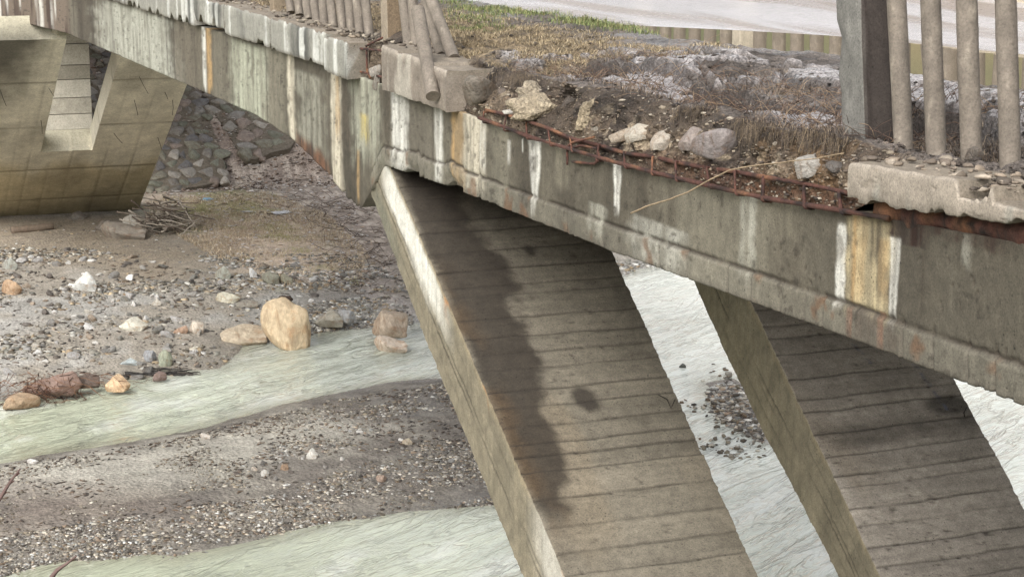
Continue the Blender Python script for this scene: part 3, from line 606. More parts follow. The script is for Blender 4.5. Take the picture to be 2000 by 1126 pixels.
# ---- bared reinforcement along the broken edge
def bar(name, pts, r, seed=0, n=7):
    pts = np.asarray(pts, float)
    if len(pts) > 2:
        tt = np.linspace(0, len(pts)-1, len(pts)*6); pts = np.stack([np.interp(tt, range(len(pts)), pts[:, i]) for i in range(3)], -1)
    V, F = tube_data(pts, r*(1+.25*fbm(np.arange(len(pts))*.6, seed, 0, 2, seed)), n); return child(name, mesh(name, V, F, rust_col(V, seed)*random.uniform(.7, 1.1)), M_rust, bridge)
lowp = [(935, 234), (985, 252), (1030, 270), (1090, 288), (1150, 306), (1199, 320), (1270, 339), (1340, 356), (1430, 377), (1500, 392), (1575, 404), (1660, 418), (1735, 430)]
bar('longitudinal_bar', [onX(x, y-4, -.05) for x, y in lowp], .017, 1)
upp = [(948, 216), (985, 225), (1020, 234), (1072, 251), (1123, 273), (1174, 286), (1221, 298), (1276, 307), (1319, 315), (1379, 328), (1434, 337), (1500, 348), (1580, 362), (1662, 377)]
bar('longitudinal_bar', [onX(x, y+random.uniform(-2, 2), .03+random.uniform(-.03, .03)) for x, y in upp], .016, 2)
bar('longitudinal_bar', [onX(x, y+3, .06) for x, y in upp[3:9]], .012, 3)
for k, x in enumerate([945, 988, 1028, 1072, 1112, 1170, 1221, 1272, 1319, 1380, 1434, 1492, 1572, 1640]):
    yu = np.interp(x, [p[0] for p in upp], [p[1] for p in upp]); yl = np.interp(x, [p[0] for p in lowp], [p[1] for p in lowp])
    a_ = onX(x, yu-6, -.04); b_ = onX(x+random.uniform(-7, 7), yl+2, -.07); a_ = onX(x+random.uniform(-3, 3), yu-random.uniform(-2, 5), .0); c_ = b_+np.array([.1, 0, -.01]); d_ = a_+np.array([.12, .0, -.05])
    bar('stirrup', [d_, a_, b_, c_], .009 if k < 11 else .013, 10+k, 6)
for pts in [[(1108, 322), (1108, 288), (1118, 278), (1160, 268)], [(1112, 290), (1135, 284), (1165, 290)], [(1118, 316), (1160, 320), (1172, 312), (1168, 296)]]:
    bar('bent_bar', [onX(x, y, -.03) for x, y in pts], .011, len(pts))
# gap between the broken kerbs
for pts in [[(716, 92), (717, 140), (724, 152)], [(690, 137), (720, 144), (752, 152)], [(703, 95), (724, 97), (752, 100)], [(715, 90), (735, 80), (747, 74)]]:
    bar('bent_bar', [onX(x, y, .0) for x, y in pts], .013, int(pts[0][0]))

# ================================================================== ROAD, VERGE, PUDDLE
ZP = 10.42                                                     # puddle level
far_e = [(1150, 42), (1250, 50), (1420, 58), (1620, 69), (1780, 84), (2000, 106), (2200, 128)]; near_e = [(1150, 46), (1220, 62), (1300, 80), (1400, 92), (1500, 100), (1620, 112), (1780, 160), (1900, 172), (2000, 182), (2200, 210)]
_n = np.array([onZ(x, y, ZP) for x, y in near_e]); _f = np.array([onZ(x, y, ZP) for x, y in far_e])
_o = np.argsort(_n[:, 1]); _n = _n[_o]; _o = np.argsort(_f[:, 1]); _f = _f[_o]
XN = lambda y: np.interp(y, _n[:, 1], _n[:, 0]); XF = lambda y: np.interp(y, _f[:, 1], _f[:, 0])
def lipx(Y):
    miss = ss(18.6, 18.0, Y)*ss(9.9, 10.4, Y); gap = ss(20.2, 20.4, Y)*ss(21.9, 21.7, Y)
    return miss, gap
def plates(X, Y):                                               # slabs of dried mud with torn edges
    return ss(.12, .145, fbm(X*1.5, Y*1.0, 7, 5, 505, .6)+.12*ss(.9, 1.3, X))*ss(.45, .6, X)*ss(2.8, 2.4, X)
def rough_top(X, Y):
    miss, gap = lipx(Y)
    zt_ = z_deck(Y)+.03
    pm = plates(X, Y)*miss; hump = .09*fbm(X*1.6, Y*1.1, 0, 4, 501)+(1-.8*pm)*(.06*fbm(X*5, Y*5, 0, 4, 502)+.035*(.3-np.abs(fbm(X*9, Y*9, 0, 4, 504)))+.03*fbm(X*17, Y*17, 0, 4, 503, .7))
    z = zt_+hump*ss(.0, .5, X)
    # washed hollow near the broken edge
    xs2 = 1.12+.22*fbm(Y*.9, 0, 5, 3, 517)+.07*fbm(Y*5, X*2, 5, 4, 518); sec = miss*ss(17.6, 16.8, Y)
    z = z+sec*(-.09*ss(.35, .75, X)+.15*ss(xs2-.03, xs2+.03, X))
    z = z+.085*pm
    q_ = (fbm(X*1.1, Y*.8, 2, 5, 516, .6)+1)*5; fr = q_-np.floor(q_); tr = (np.floor(q_)+ss(.72, .95, fr))/5-1
    z = z+.10*tr*ss(.3, .6, X)*ss(2.6, 2.0, X)*np.clip(miss+.3, 0, 1)
    xn = XN(Y); sh = X-xn+.22*fbm(X*1.8, Y*1.2, 0, 4, 506)             # shore of the puddle
    z = z*(1-ss(-1.0, -.15, sh))+(ZP+.045+.035*fbm(X*4, Y*4, 0, 4, 507)+.03*fbm(X*13, Y*13, 0, 3, 508))*ss(-1.0, -.15, sh)
    return z-.20*ss(-.12, .55, sh)
nY, nU = 1150, 156
Ys = 1/np.linspace(1/7.6, 1/64.0, nY); U = np.linspace(0, 1, nU)
Yv = np.repeat(Ys[:, None], nU, 1); Uv = np.repeat(U[None], nY, 0)
miss, gap = lipx(Yv); wn = fbm(Yv*1.5, 0, 0, 4, 510); op = np.clip(miss+gap, 0, 1)
cav = .24*np.exp(-((Yv-onX(1112, 220, .2)[1])/.30)**2)+.16*np.exp(-((Yv-onX(925, 165, .2)[1])/.35)**2)+.08*np.exp(-((Yv-onX(1460, 270, .2)[1])/.3)**2)
lip = .27+.10*wn+.16*ss(16.5, 18, Yv)+.06*fbm(Yv*6, 0, 0, 3, 511)
us = .42                                                        # share of the rows given to the broken face
a = np.clip(Uv/us, 0, 1); b = np.clip((Uv-us)/(1-us), 0, 1)
zlip = rough_top(np.maximum(lip, .1), Yv)
und = .10*np.sin(a*math.pi)*ss(-.1, .4, wn+.3*ss(16.3, 17.8, Yv))+1.5*cav*np.sin(np.clip(a, 0, 1)*math.pi)**1.5  # undercut below the turf
Xs = .05+(lip-.05)*a**2.6+und*a; Zs = (z_top(Yv)-.02)+(zlip-z_top(Yv)+.02)*(1-(1-a)**1.3)
rg = op*np.sin(np.clip(a, 0, 1)*math.pi)**.6
Xs = Xs+rg*(.09*fbm(Yv*5, Zs*6, 0, 4, 512)+.06*(np.abs(fbm(Yv*9, Zs*10, 0, 4, 515))-.2)+.04*fbm(Yv*19, Zs*20, 0, 4, 513, .7)); Zs = Zs+rg*.03*fbm(Yv*8, a*9, 0, 3, 514)
Xk = .30+.05*a; Zk = z_deck(Yv)-.12+.10*a                       # behind a standing kerb: only a low earth edge
Xs = Xs*op+Xk*(1-op); Zs = Zs*op+Zk*(1-op)
Xe = Xs[:, int(us*(nU-1)):int(us*(nU-1))+1]; Ze = Zs[:, int(us*(nU-1)):int(us*(nU-1))+1]
Xt = Xe+(XN(Yv)+.8-Xe)*b**1.4; Zt = rough_top(Xt, Yv); Zt = Zt+(Ze-Zt)*np.exp(-b*60)
X = np.where(Uv <= us, Xs, Xt); Z = np.where(Uv <= us, Zs, Zt)
f1 = fbm(X*3, Yv*3, Z*3, 4, 520); f2 = fbm(X*11, Yv*11, Z*11, 3, 521); f3 = fbm(X*.9, Yv*.7, 0, 3, 522)
c = np.broadcast_to(S(118, 109, 102), X.shape+(3,)).copy()
c = mixc(c, S(70, 63, 57), ss(-.05, .4, f1)*.8); c = mixc(c, S(160, 152, 146), ss(.05, .45, f3+.3*f2)*.6)
straw = ss(16.6, 18.3, Yv+.9*f3)*ss(2.7, 1.7, X+.4*f1)*ss(.42, .44, Uv)
c = mixc(c, mixc(np.broadcast_to(S(148, 130, 102), c.shape), S(108, 96, 78), ss(-.2, .4, f2)), straw*.9)
face = ss(.43, .40, Uv)*op
c = mixc(c, mixc(mixc(np.broadcast_to(S(116, 101, 84), c.shape), S(72, 62, 54), ss(-.15, .35, f1)), S(172, 156, 132), ss(.15, .5, f2+.4*f3)), face*.95)
c = mixc(c, mixc(np.broadcast_to(S(78, 69, 61), c.shape), S(50, 44, 39), ss(-.1, .35, f1+.5*f2)), face*ss(.17, .30, Uv+.06*f1)*.8)
c = mixc(c, S(176, 138, 92), face*ss(10.2, 10.6, Yv)*ss(12.0, 11.2, Yv)*ss(-.2, .4, f1)*.3)
c = mixc(c, S(104, 72, 54), face*ss(.16, .06, Uv+.03*f1)*ss(14.5, 12, Yv)*.7)
wetv = ss(-.05, .3, f3+.25*f1)*(1-face)*(1-straw)*.85
shr = X-XN(Yv); wetv = np.maximum(wetv, ss(-.3, .0, shr+.2*f1)*.9)
c = mixc(c, S(140, 131, 122), ss(-.3, .0, shr)*.8)*(1-.15*wetv[..., None])
pl = plates(X, Yv)*miss*ss(.43, .45, Uv); c = mixc(c, S(190, 184, 182), pl*.8); wetv = np.maximum(wetv, pl*.95)
sl_ = np.gradient(Z, axis=1)/(np.gradient(X, axis=1)+1e-4); c = mixc(c, S(66, 58, 52), ss(.35, 1.3, sl_)*ss(.43, .45, Uv)*.75)   # steep torn edges coloured darker
c = mixc(c, S(62, 54, 47), ss(.03, .12, cav)*ss(.36, .30, Uv)*op*.6)  # shade inside the cavities painted into the soil colour
c = c*(1+.34*fbm(X*23, Yv*23, Z*23, 3, 523, .7))[..., None]
obj('verge', mesh('verge', np.stack([X, Yv, Z], -1), grid_faces(nY, nU)[:, ::-1], c.reshape(-1, 3), wetv), M_soil, kind='structure')
VX, VY, VZ, VYs = X.copy(), Yv.copy(), Z.copy(), Ys.copy()
def verge_at(Xq, Yq):
    i = np.clip(np.searchsorted(VYs, Yq), 0, len(VYs)-1); row = VX[i, int(us*nU):]; return float(np.interp(Xq, row, VZ[i, int(us*nU):]))

# road: wet, with a gentle crossfall towards the verge
def zroad(X_, Y_):
    e = X_-XF(Y_)+.05*fbm(X_*1.5, Y_*.8, 0, 3, 530)
    return ZP-.05+.06*ss(-.5, .15, e)+.26*ss(0, 4.5, e)+.012*fbm(X_*.8, Y_*.25, 0, 3, 531)*ss(0, .4, e)
Yr = np.concatenate([np.linspace(-6, 8, 20)[:-1], np.linspace(8, 45, 260), np.linspace(45, 90, 40)[1:]]); Xr = np.linspace(1.6, 8.7, 140)
YR, XR = np.meshgrid(Yr, Xr, indexing='ij'); ZR = zroad(XR, YR)
g1 = fbm(XR*1.2, YR*.3, 0, 4, 532); c = np.broadcast_to(S(190, 186, 186), XR.shape+(3,)).copy()*(1+.15*g1)[..., None]
rut = ss(.1, .4, fbm(XR*2.2, YR*.12, 3, 3, 533)); c = mixc(c, S(132, 112, 92), rut*.7)
wr = np.clip(.95-.45*rut, 0, 1)
def road_mat():
    m = attr_mat('wet_asphalt', 6, 45, .12, 1.0, .012, .5, wet=True, wetrough=.18, spec=1.0); return m
M_road = road_mat()
obj('road', mesh('road', np.stack([XR, YR, ZR], -1), grid_faces(len(Yr), len(Xr))[:, ::-1], c.reshape(-1, 3), wr), M_road, kind='structure')
def puddle_mat():
    m, t, b = nodes('puddle_water'); b.inputs['Base Color'].default_value = (*S(118, 106, 88), 1); b.inputs['Roughness'].default_value = .015; b.inputs['IOR'].default_value = 1.33
    g = t.nodes.new('ShaderNodeNewGeometry'); n_ = noise_node(t, 3, 2, .5, g.outputs['Position']); bp = t.nodes.new('ShaderNodeBump'); bp.inputs['Strength'].default_value = .02; bp.inputs['Distance'].default_value = .02
    t.links.new(n_.outputs[0], bp.inputs['Height']); t.links.new(bp.outputs[0], b.inputs['Normal']); return m
M_puddle = puddle_mat()
yp = np.linspace(_n[0, 1]-2, _n[-1, 1]+.2, 90); PV = np.concatenate([np.stack([XF(yp)+.3, yp, yp*0+ZP], -1), np.stack([XN(yp)-.12, yp, yp*0+ZP], -1)[::-1]])
obj('puddle', mesh('puddle', PV, [list(range(len(PV)))], smooth=False), M_puddle, kind='structure')

# ================================================================== RAILINGS
def pipe_mesh(p0, p1, r, seed, open_end=True):
    p0, p1 = np.array(p0), np.array(p1); m = 26; pts = p0+(p1-p0)*np.linspace(0, 1, m)[:, None]; V, F = tube_data(pts, r, 20, True)
    s = fbm(V[:, 0]*6, V[:, 1]*6, V[:, 2]*1.2, 4, seed); s2 = fbm(V[:, 0]*22, V[:, 1]*22, V[:, 2]*9, 3, seed+1)
    V = V+np.stack([.003*s2, .003*s, 0*s], -1)+.006*np.sin(V[:, 2:3]*2.2+seed)*np.array([[1, 1, 0]])
    C = np.broadcast_to(S(124, 115, 104), (len(V), 3))*(1+.26*s+.22*s2)[:, None]; C = mixc(C, S(168, 158, 142), ss(.3, .5, s2)*.5); C = mixc(C, S(96, 88, 78), ss(.1, .5, s)*.5)
    return mesh('pipe', V, F, C)
def railing_pipe(parent, b, t_, r, seed, X, length=1.15, dX=0.0):
    p0 = onX(b[0], b[1], X); p1 = onX(t_[0], t_[1], X+dX); d = (p1-p0)/np.linalg.norm(p1-p0)
    me = pipe_mesh(p0-d*.08, p0+d*length, r, seed); me.set_sharp_from_angle(angle=math.radians(40)); return child('pipe', me, M_pipe, parent)
rl = empty('pipe_railing', 'brown-grey concrete pipe railing bunched and leaning above the dark streaked kerb', 'railing', tuple(onX(700, 70, .3)))
for k, (xb, yb, xt) in enumerate([(566, 14, 564), (583, 18, 581), (601, 27, 597), (618, 36, 613), (634, 43, 630), (650, 42, 645), (669, 58, 663), (686, 70, 681), (703, 69, 697), (722, 72, 714), (797, 78, 788), (813, 86, 805)]):
    railing_pipe(rl, (xb, yb), (xt, 0), .056, 600+k, .3)
def post_mesh(base_c, sx, sy, h, lean, seed, col1):
    bm = bmesh.new(); bmesh.ops.create_cube(bm, size=1); bmesh.ops.bevel(bm, geom=bm.edges[:], offset=.06, segments=1, affect='EDGES'); bmesh.ops.subdivide_edges(bm, edges=bm.edges[:], cuts=9, use_grid_fill=True); bm.normal_update()
    V = np.array([v.co[:] for v in bm.verts]); Nn = np.array([v.normal[:] for v in bm.verts]); F = [[v.index for v in f.verts] for f in bm.faces]; bm.free()
    V = (V+np.array([0, 0, .5]))*np.array([sx, sy, h]); V[:, 0] += lean[0]*V[:, 2]; V[:, 1] += lean[1]*V[:, 2]
    rg_ = fbm(V[:, 0]*9, V[:, 1]*9, V[:, 2]*5, 4, seed); V = V+Nn*(.012*rg_)[:, None]
    return V+np.array(base_c), F, Nn, rg_
p = onX(757, 82, .25); V, F, Nn, rg_ = post_mesh(p+np.array([.1, .1, -.1]), .22, .22, 1.3, (0, .03), 5, None)
C = mixc(np.broadcast_to(S(120, 104, 84), (len(V), 3))*(1+.25*rg_)[:, None], S(160, 148, 130), (Nn[:, 0] < -.5)*.8); me = mesh('post', V, F, C); me.set_sharp_from_angle(angle=math.radians(45)); child('post', me, M_conc, rl)
p = onX(535, 26, .25); V, F, Nn, rg_ = post_mesh(p+np.array([.1, .1, -.1]), .22, .22, 1.3, (0, .03), 6, None)
me = mesh('post', V, F, np.broadcast_to(S(138, 124, 104), (len(V), 3))*(1+.25*rg_)[:, None]); me.set_sharp_from_angle(angle=math.radians(45)); child('post', me, M_conc, rl)
hr0 = onX(535, 26, .3)+np.array([0, .2, 1.12]); hr1 = onX(757, 82, .3)+np.array([0, .1, 1.12])
child('handrail', pipe_mesh(hr0, hr1, .07, 77), M_pipe, rl)
# pipes torn loose
def loose(label, b, t_, Xb, Xt, r, seed):
    p0 = onX(b[0], b[1], Xb); p1 = onX(t_[0], t_[1], Xt); d = (p1-p0)/np.linalg.norm(p1-p0); me = pipe_mesh(p0, p0+d*1.25, r, seed); me.set_sharp_from_angle(angle=math.radians(40))
    o = obj('loose_pipe', me, M_pipe, label=label, cat='pipe', group='loose railing pipes'); return o
loose('loose railing pipe hanging down in front of the broken kerb face', (845, 188), (812, 0), -.22, -.05, .072, 701)
loose('slanting railing pipe rising at a tilt from the turf, rightmost of the bunch', (886, 115), (842, 0), .22, .22, .066, 702)
loose('short tilted railing pipe standing between the hanging one and the slanting one', (862, 108), (838, 20), .26, .26, .062, 703)
rr_ = empty('pipe_railing', 'upright grey concrete pipe railing beside the broken post in the foreground', 'railing', tuple(onX(1850, 300, .45)))
for k, (xb, yb, xt) in enumerate([(1764, 280, 1751), (1828, 297, 1818), (1898, 308, 1888), (1974, 324, 1964), (2055, 340, 2046), (2140, 356, 2132)]):
    railing_pipe(rr_, (xb, yb), (xt, 0), [.062, .063, .064, .062, .062, .062][k], 720+k, .45, 1.3)
# broken post with bared, ragged corner and a crack
p = onX(1683, 282, .40); h = 1.35
V, F, Nn, rg_ = post_mesh((0, 0, 0), .26, .36, h, (0, 0), 9, None)
rag = ss(.06, .13, V[:, 0])*ss(-.02, -.17, V[:, 1]); rg2 = np.clip(fbm(V[:, 0]*8, V[:, 1]*8, V[:, 2]*11, 4, 31)+.35, 0, 1)
V[:, 0] -= rag*rg2*.15*ss(.15, .5, V[:, 2]); V[:, 1] += rag*rg2*.06
l2 = ss(-.05, -.12, V[:, 0])*ss(.05, .17, V[:, 1]); V[:, 0] += l2*np.clip(fbm(V[:, 2]*9, 0, 0, 3, 33), 0, 1)*.05
C = np.broadcast_to(S(122, 120, 114), (len(V), 3)).copy()*(1+.4*rg_+.25*fbm(V[:, 0]*20, V[:, 1]*20, V[:, 2]*14, 4, 3))[:, None]
C = mixc(C, S(66, 59, 54), ss(-.3, -.8, Nn[:, 1])); C = mixc(C, S(96, 84, 72), rag*.6); C = mixc(C, S(50, 42, 38), np.exp(-((V[:, 0]+.10+.012*np.sin(V[:, 2]*14))/.012)**2)*(Nn[:, 1] < -.3)*.8)
lean = np.array([0, .13]); V[:, 1] += V[:, 2]*.13; V = V+p+np.array([.10, .05, -.12])
me = mesh('post', V, F, C); me.set_sharp_from_angle(angle=math.radians(45)); child('post', me, M_conc, rr_)
hr0 = onX(1764, 280, .45)+np.array([0, .3, 1.2]); child('handrail', pipe_mesh(hr0, hr0+np.array([0, -5, .1]), .08, 78), M_pipe, rr_)
# railing across the road (mirrored in the puddle)
ro = empty('pipe_railing', 'pale pipe railing on the far side of the road mirrored in the puddle', 'railing', (8.75, 25, 10.7))
for k in range(50):
    y = 12+k*.62; x = 8.75; ln = random.gauss(0, .05) if k % 9 else random.choice([-.3, .3])
    child('pipe', pipe_mesh((x, y, 10.6), (x, y+ln, 11.75), .11, 800+k), M_pipe, ro)
for k in range(8):
    child('post', box_mesh('post', (8.62, 11.8+k*4.2, 10.4), (8.88, 12.1+k*4.2, 11.9), S(196, 186, 166)), M_conc, ro)
child('handrail', box_mesh('handrail', (8.66, 11.8, 11.75), (8.84, 41.5, 11.88), S(190, 180, 160)), M_conc, ro)
child('base_beam', box_mesh('base_beam', (8.6, 8, 10.3), (8.92, 60, 10.86), S(190, 178, 156)), M_conc, ro)

# ================================================================== STONES
PAL = [S(170, 163, 148), S(140, 137, 130), S(192, 189, 180), S(150, 132, 108), S(112, 109, 103), S(172, 154, 126), S(130, 128, 118), S(208, 206, 200), S(100, 92, 84), S(158, 155, 150)]
PALD = [S(96, 88, 76), S(120, 112, 98), S(74, 66, 58), S(140, 130, 112), S(160, 152, 138), S(108, 92, 74), S(190, 184, 170)]
def scatter(name, P, size, yaw, tilt, cols, shapes, mat, label=None, kind='stuff', parent=None):
    n = len(P); Vs, Fs, Cs = [], [], []; off = 0; which = rng.integers(0, len(shapes), n)
    cy, sy = np.cos(yaw), np.sin(yaw); ct, st_ = np.cos(tilt), np.sin(tilt); z_ = np.zeros(n); o_ = np.ones(n)
    Rz = np.stack([cy, -sy, z_, sy, cy, z_, z_, z_, o_], -1).reshape(n, 3, 3); Rx = np.stack([o_, z_, z_, z_, ct, -st_, z_, st_, ct], -1).reshape(n, 3, 3); R_ = Rz@Rx
    for k, (Vb, Fb) in enumerate(shapes):
        ix = np.where(which == k)[0]
        if not len(ix): continue
        V = np.einsum('nij,nvj->nvi', R_[ix], Vb[None]*size[ix][:, None, :])+P[ix][:, None, :]
        F = Fb[None]+(np.arange(len(ix))*len(Vb))[:, None, None]+off
        Vs.append(V.reshape(-1, 3)); Fs.append(F.reshape(-1, Fb.shape[1])); Cs.append(np.repeat(cols[ix], len(Vb), 0)); off += len(ix)*len(Vb)
    me = mesh(name, np.concatenate(Vs), np.concatenate(Fs), np.concatenate(Cs), smooth=False)
    return obj(name, me, mat, parent=parent, label=label, kind=kind)
PEB = [rock(900+k, 1, 16, 8, .15, (1, .72, .36)) for k in range(10)]
PEB2 = [rock(930+k, 2, 18, 10, .14, (1, .76, .6)) for k in range(12)]
def sample(poly_px, n, z=.2, clump=0.0, thr=-.2, seed=0, fs=.8):
    P = W(poly_px, z); lo, hi = P.min(0), P.max(0); out = []; tot = 0
    while tot < n:
        q = lo+(hi-lo)*rng.random((n*3, 2)); m = in_poly(q[:, 0], q[:, 1], P)
        if clump: m &= fbm(q[:, 0]*fs, q[:, 1]*fs, 0, 3, seed) > thr+rng.random(len(q))*clump-clump/2
        q = q[m]; out.append(q); tot += len(q)
    q = np.concatenate(out)[:n]; return q
def pick(pal, n, v=.15):
    c = np.array(pal)[rng.integers(0, len(pal), n)]; return c*np.clip(.86+v*1.4*rng.normal(size=(n, 1)), .4, 1.4)
def gravel(name, poly, n, s0, s1, pal, kw={}, shapes=PEB, pw=2.2, sink=.22, flat=1.0, sub=-.05):
    q = sample(poly, n, **kw); s = s0+(s1-s0)*rng.random(n)**pw; z = ground(q[:, 0], q[:, 1]); keep = z > sub
    q, s, z = q[keep], s[keep], z[keep]; n = len(q)
    P = np.stack([q[:, 0], q[:, 1], np.maximum(z, -.03)+s*(.25-sink)*flat], -1); size = np.stack([s, s*rng.uniform(.7, 1.1, n), s*rng.uniform(.6, 1.2, n)*flat], -1)
    return scatter(name, P, size, rng.random(n)*6.28, rng.normal(0, .3, n), pick(pal, n), shapes, M_gravel)
GRAVEL = [S(176, 170, 160), S(140, 136, 129), S(204, 201, 194), S(146, 128, 110), S(112, 107, 101), S(84, 79, 74), S(128, 118, 106), S(184, 172, 154), S(100, 90, 82), S(158, 158, 154)]
gravel('gravel', [(0, 1040), (200, 1012), (420, 978), (600, 948), (800, 925), (955, 898), (1060, 900), (1080, 975), (960, 990), (800, 1000), (675, 1016), (430, 1068), (280, 1086), (140, 1102), (0, 1128), (-150, 1140), (-150, 1060)], 13000, .025, .13, PALD+GRAVEL, dict(clump=.5, thr=-.15, seed=57), pw=2.8)
gravel('gravel', [(430, 950), (560, 835), (860, 738), (1060, 725), (1060, 900), (955, 898), (800, 925), (600, 950)], 8000, .025, .14, PALD+GRAVEL, dict(clump=.5, thr=.0, seed=51), pw=3)
gravel('gravel', [(-150, 915), (300, 855), (640, 775), (780, 750), (560, 840), (430, 950), (200, 1012), (0, 1040), (-150, 1060)], 3500, .025, .10, PALD, dict(clump=.5, thr=.05, seed=52))
gravel('gravel', [(1060, 725), (1190, 745), (1235, 800), (1235, 870), (1190, 930), (1060, 975)], 2500, .04, .16, GRAVEL, dict(clump=.35, thr=-.1, seed=55))
gravel('gravel', [(1375, 745), (1428, 732), (1485, 758), (1580, 820), (1590, 872), (1500, 866), (1435, 836), (1390, 796)], 2600, .05, .24, GRAVEL)
gravel('gravel', [(-100, 500), (180, 500), (300, 520), (430, 545), (450, 620), (470, 690), (420, 716), (250, 738), (0, 768), (-100, 780)], 7000, .03, .26, PAL[:7]+PAL[8:]+PALD, dict(clump=.4, thr=.1, seed=53, z=.4, fs=.5), pw=3.6)
gravel('gravel', [(380, 500), (700, 500), (790, 540), (800, 560), (700, 560), (560, 560), (430, 560)], 2200, .05, .26, PAL, dict(clump=.4, thr=0, seed=54, z=.5), pw=3)
gravel('gravel', [(600, 600), (800, 575), (810, 638), (700, 642), (600, 655)], 2200, .04, .2, PAL, dict(clump=.4, thr=-.1, seed=56, z=.2), pw=3)
gravel('gravel', [(430, 560), (600, 560), (620, 640), (470, 680)], 700, .04, .2, PAL, dict(z=.3), pw=3)
gravel('gravel', [(0, 440), (300, 430), (500, 500), (200, 510), (0, 500)], 500, .03, .15, PAL, dict(z=.7), pw=3)
gravel('gravel', [(1100, 560), (1300, 516), (1400, 500), (1400, 480), (1100, 520)], 900, .06, .3, PAL, dict(z=.2), pw=3)
FLK = [rock(960+k, 1, 8, 8, .2, (1, .32, .22)) for k in range(6)]
def debris(poly, n, s0, s1, pal, kw={}):
    q = sample(poly, n, **kw); z = ground(q[:, 0], q[:, 1]); k_ = z > .01; q, z = q[k_], z[k_]; n = len(q); s = s0+(s1-s0)*rng.random(n)**2
    scatter('debris', np.stack([q[:, 0], q[:, 1], z+.01], -1), np.stack([s, s, s*.8], -1), rng.random(n)*6.28, rng.normal(0, .3, n), pick(pal, n), FLK, M_gravel)
DBR = [S(70, 60, 52), S(92, 78, 66), S(56, 50, 46), S(110, 92, 76)]
debris([(-150, 915), (300, 855), (640, 775), (860, 740), (1060, 725), (1060, 900), (430, 985), (200, 1015), (0, 1045), (-150, 1060)], 2400, .025, .15, DBR, dict(clump=.35, thr=.12, seed=58, fs=.9))
debris([(0, 500), (430, 540), (800, 560), (800, 636), (470, 680), (0, 760)], 1500, .04, .2, DBR, dict(clump=.6, thr=.0, seed=59, z=.4))
q_ = [(1320, 760), (1400, 690), (1440, 720), (1500, 870), (1420, 900), (1320, 880)]; gravel('gravel', q_, 260, .05, .2, PALD, dict(clump=.4, thr=.1, seed=61), pw=2, sink=-.1, sub=-.9)
# single stones one can pick out
SM = [mesh('river_stone', *rock(300+k, 4, [9, 13, 20][k % 3], 10, .09, (1, .78, .62)), smooth=True) for k in range(14)]
for m_ in SM: m_.materials.append(M_stone); m_.set_sharp_from_angle(angle=math.radians(28))
def stone(P, w_, d_, h_, colr, label, name='river_stone', cat='stone', group=None, k=None, yaw=None, tilt=(0, 0), sink=.2):
    o = obj(name, SM[(k if k is not None else random.randrange(14)) % 14], None, label=label, cat=cat, group=group)
    o.scale = (w_, d_, h_/.62); o.location = (P[0], P[1], P[2]+h_*(.5-sink)); o.rotation_euler = (tilt[0], tilt[1], random.random()*6.28 if yaw is None else yaw); o.color = (*np.clip(colr, 0, 1), 1); return o
def boulder(cx, yb, w_, h_, colr, label, k=0, yaw=None, tilt=(0, 0), depth=.85, name='boulder', cat='boulder', sink=.12, dz=0):
    P = gpos(cx, yb)
    if P[2] < -.03: P = onZ(cx, yb, -.02)                         # stands in the shallows
    s_ = dist(P)/FPX; P = P+np.array([math.sin(YAW), math.cos(YAW), 0])*w_*s_*depth*.4; P[2] += dz
    return stone(P, w_*s_*1.06, w_*s_*depth, h_*s_*1.10, colr, label, name, cat, None, k, -YAW if yaw is None else yaw, tilt, sink)
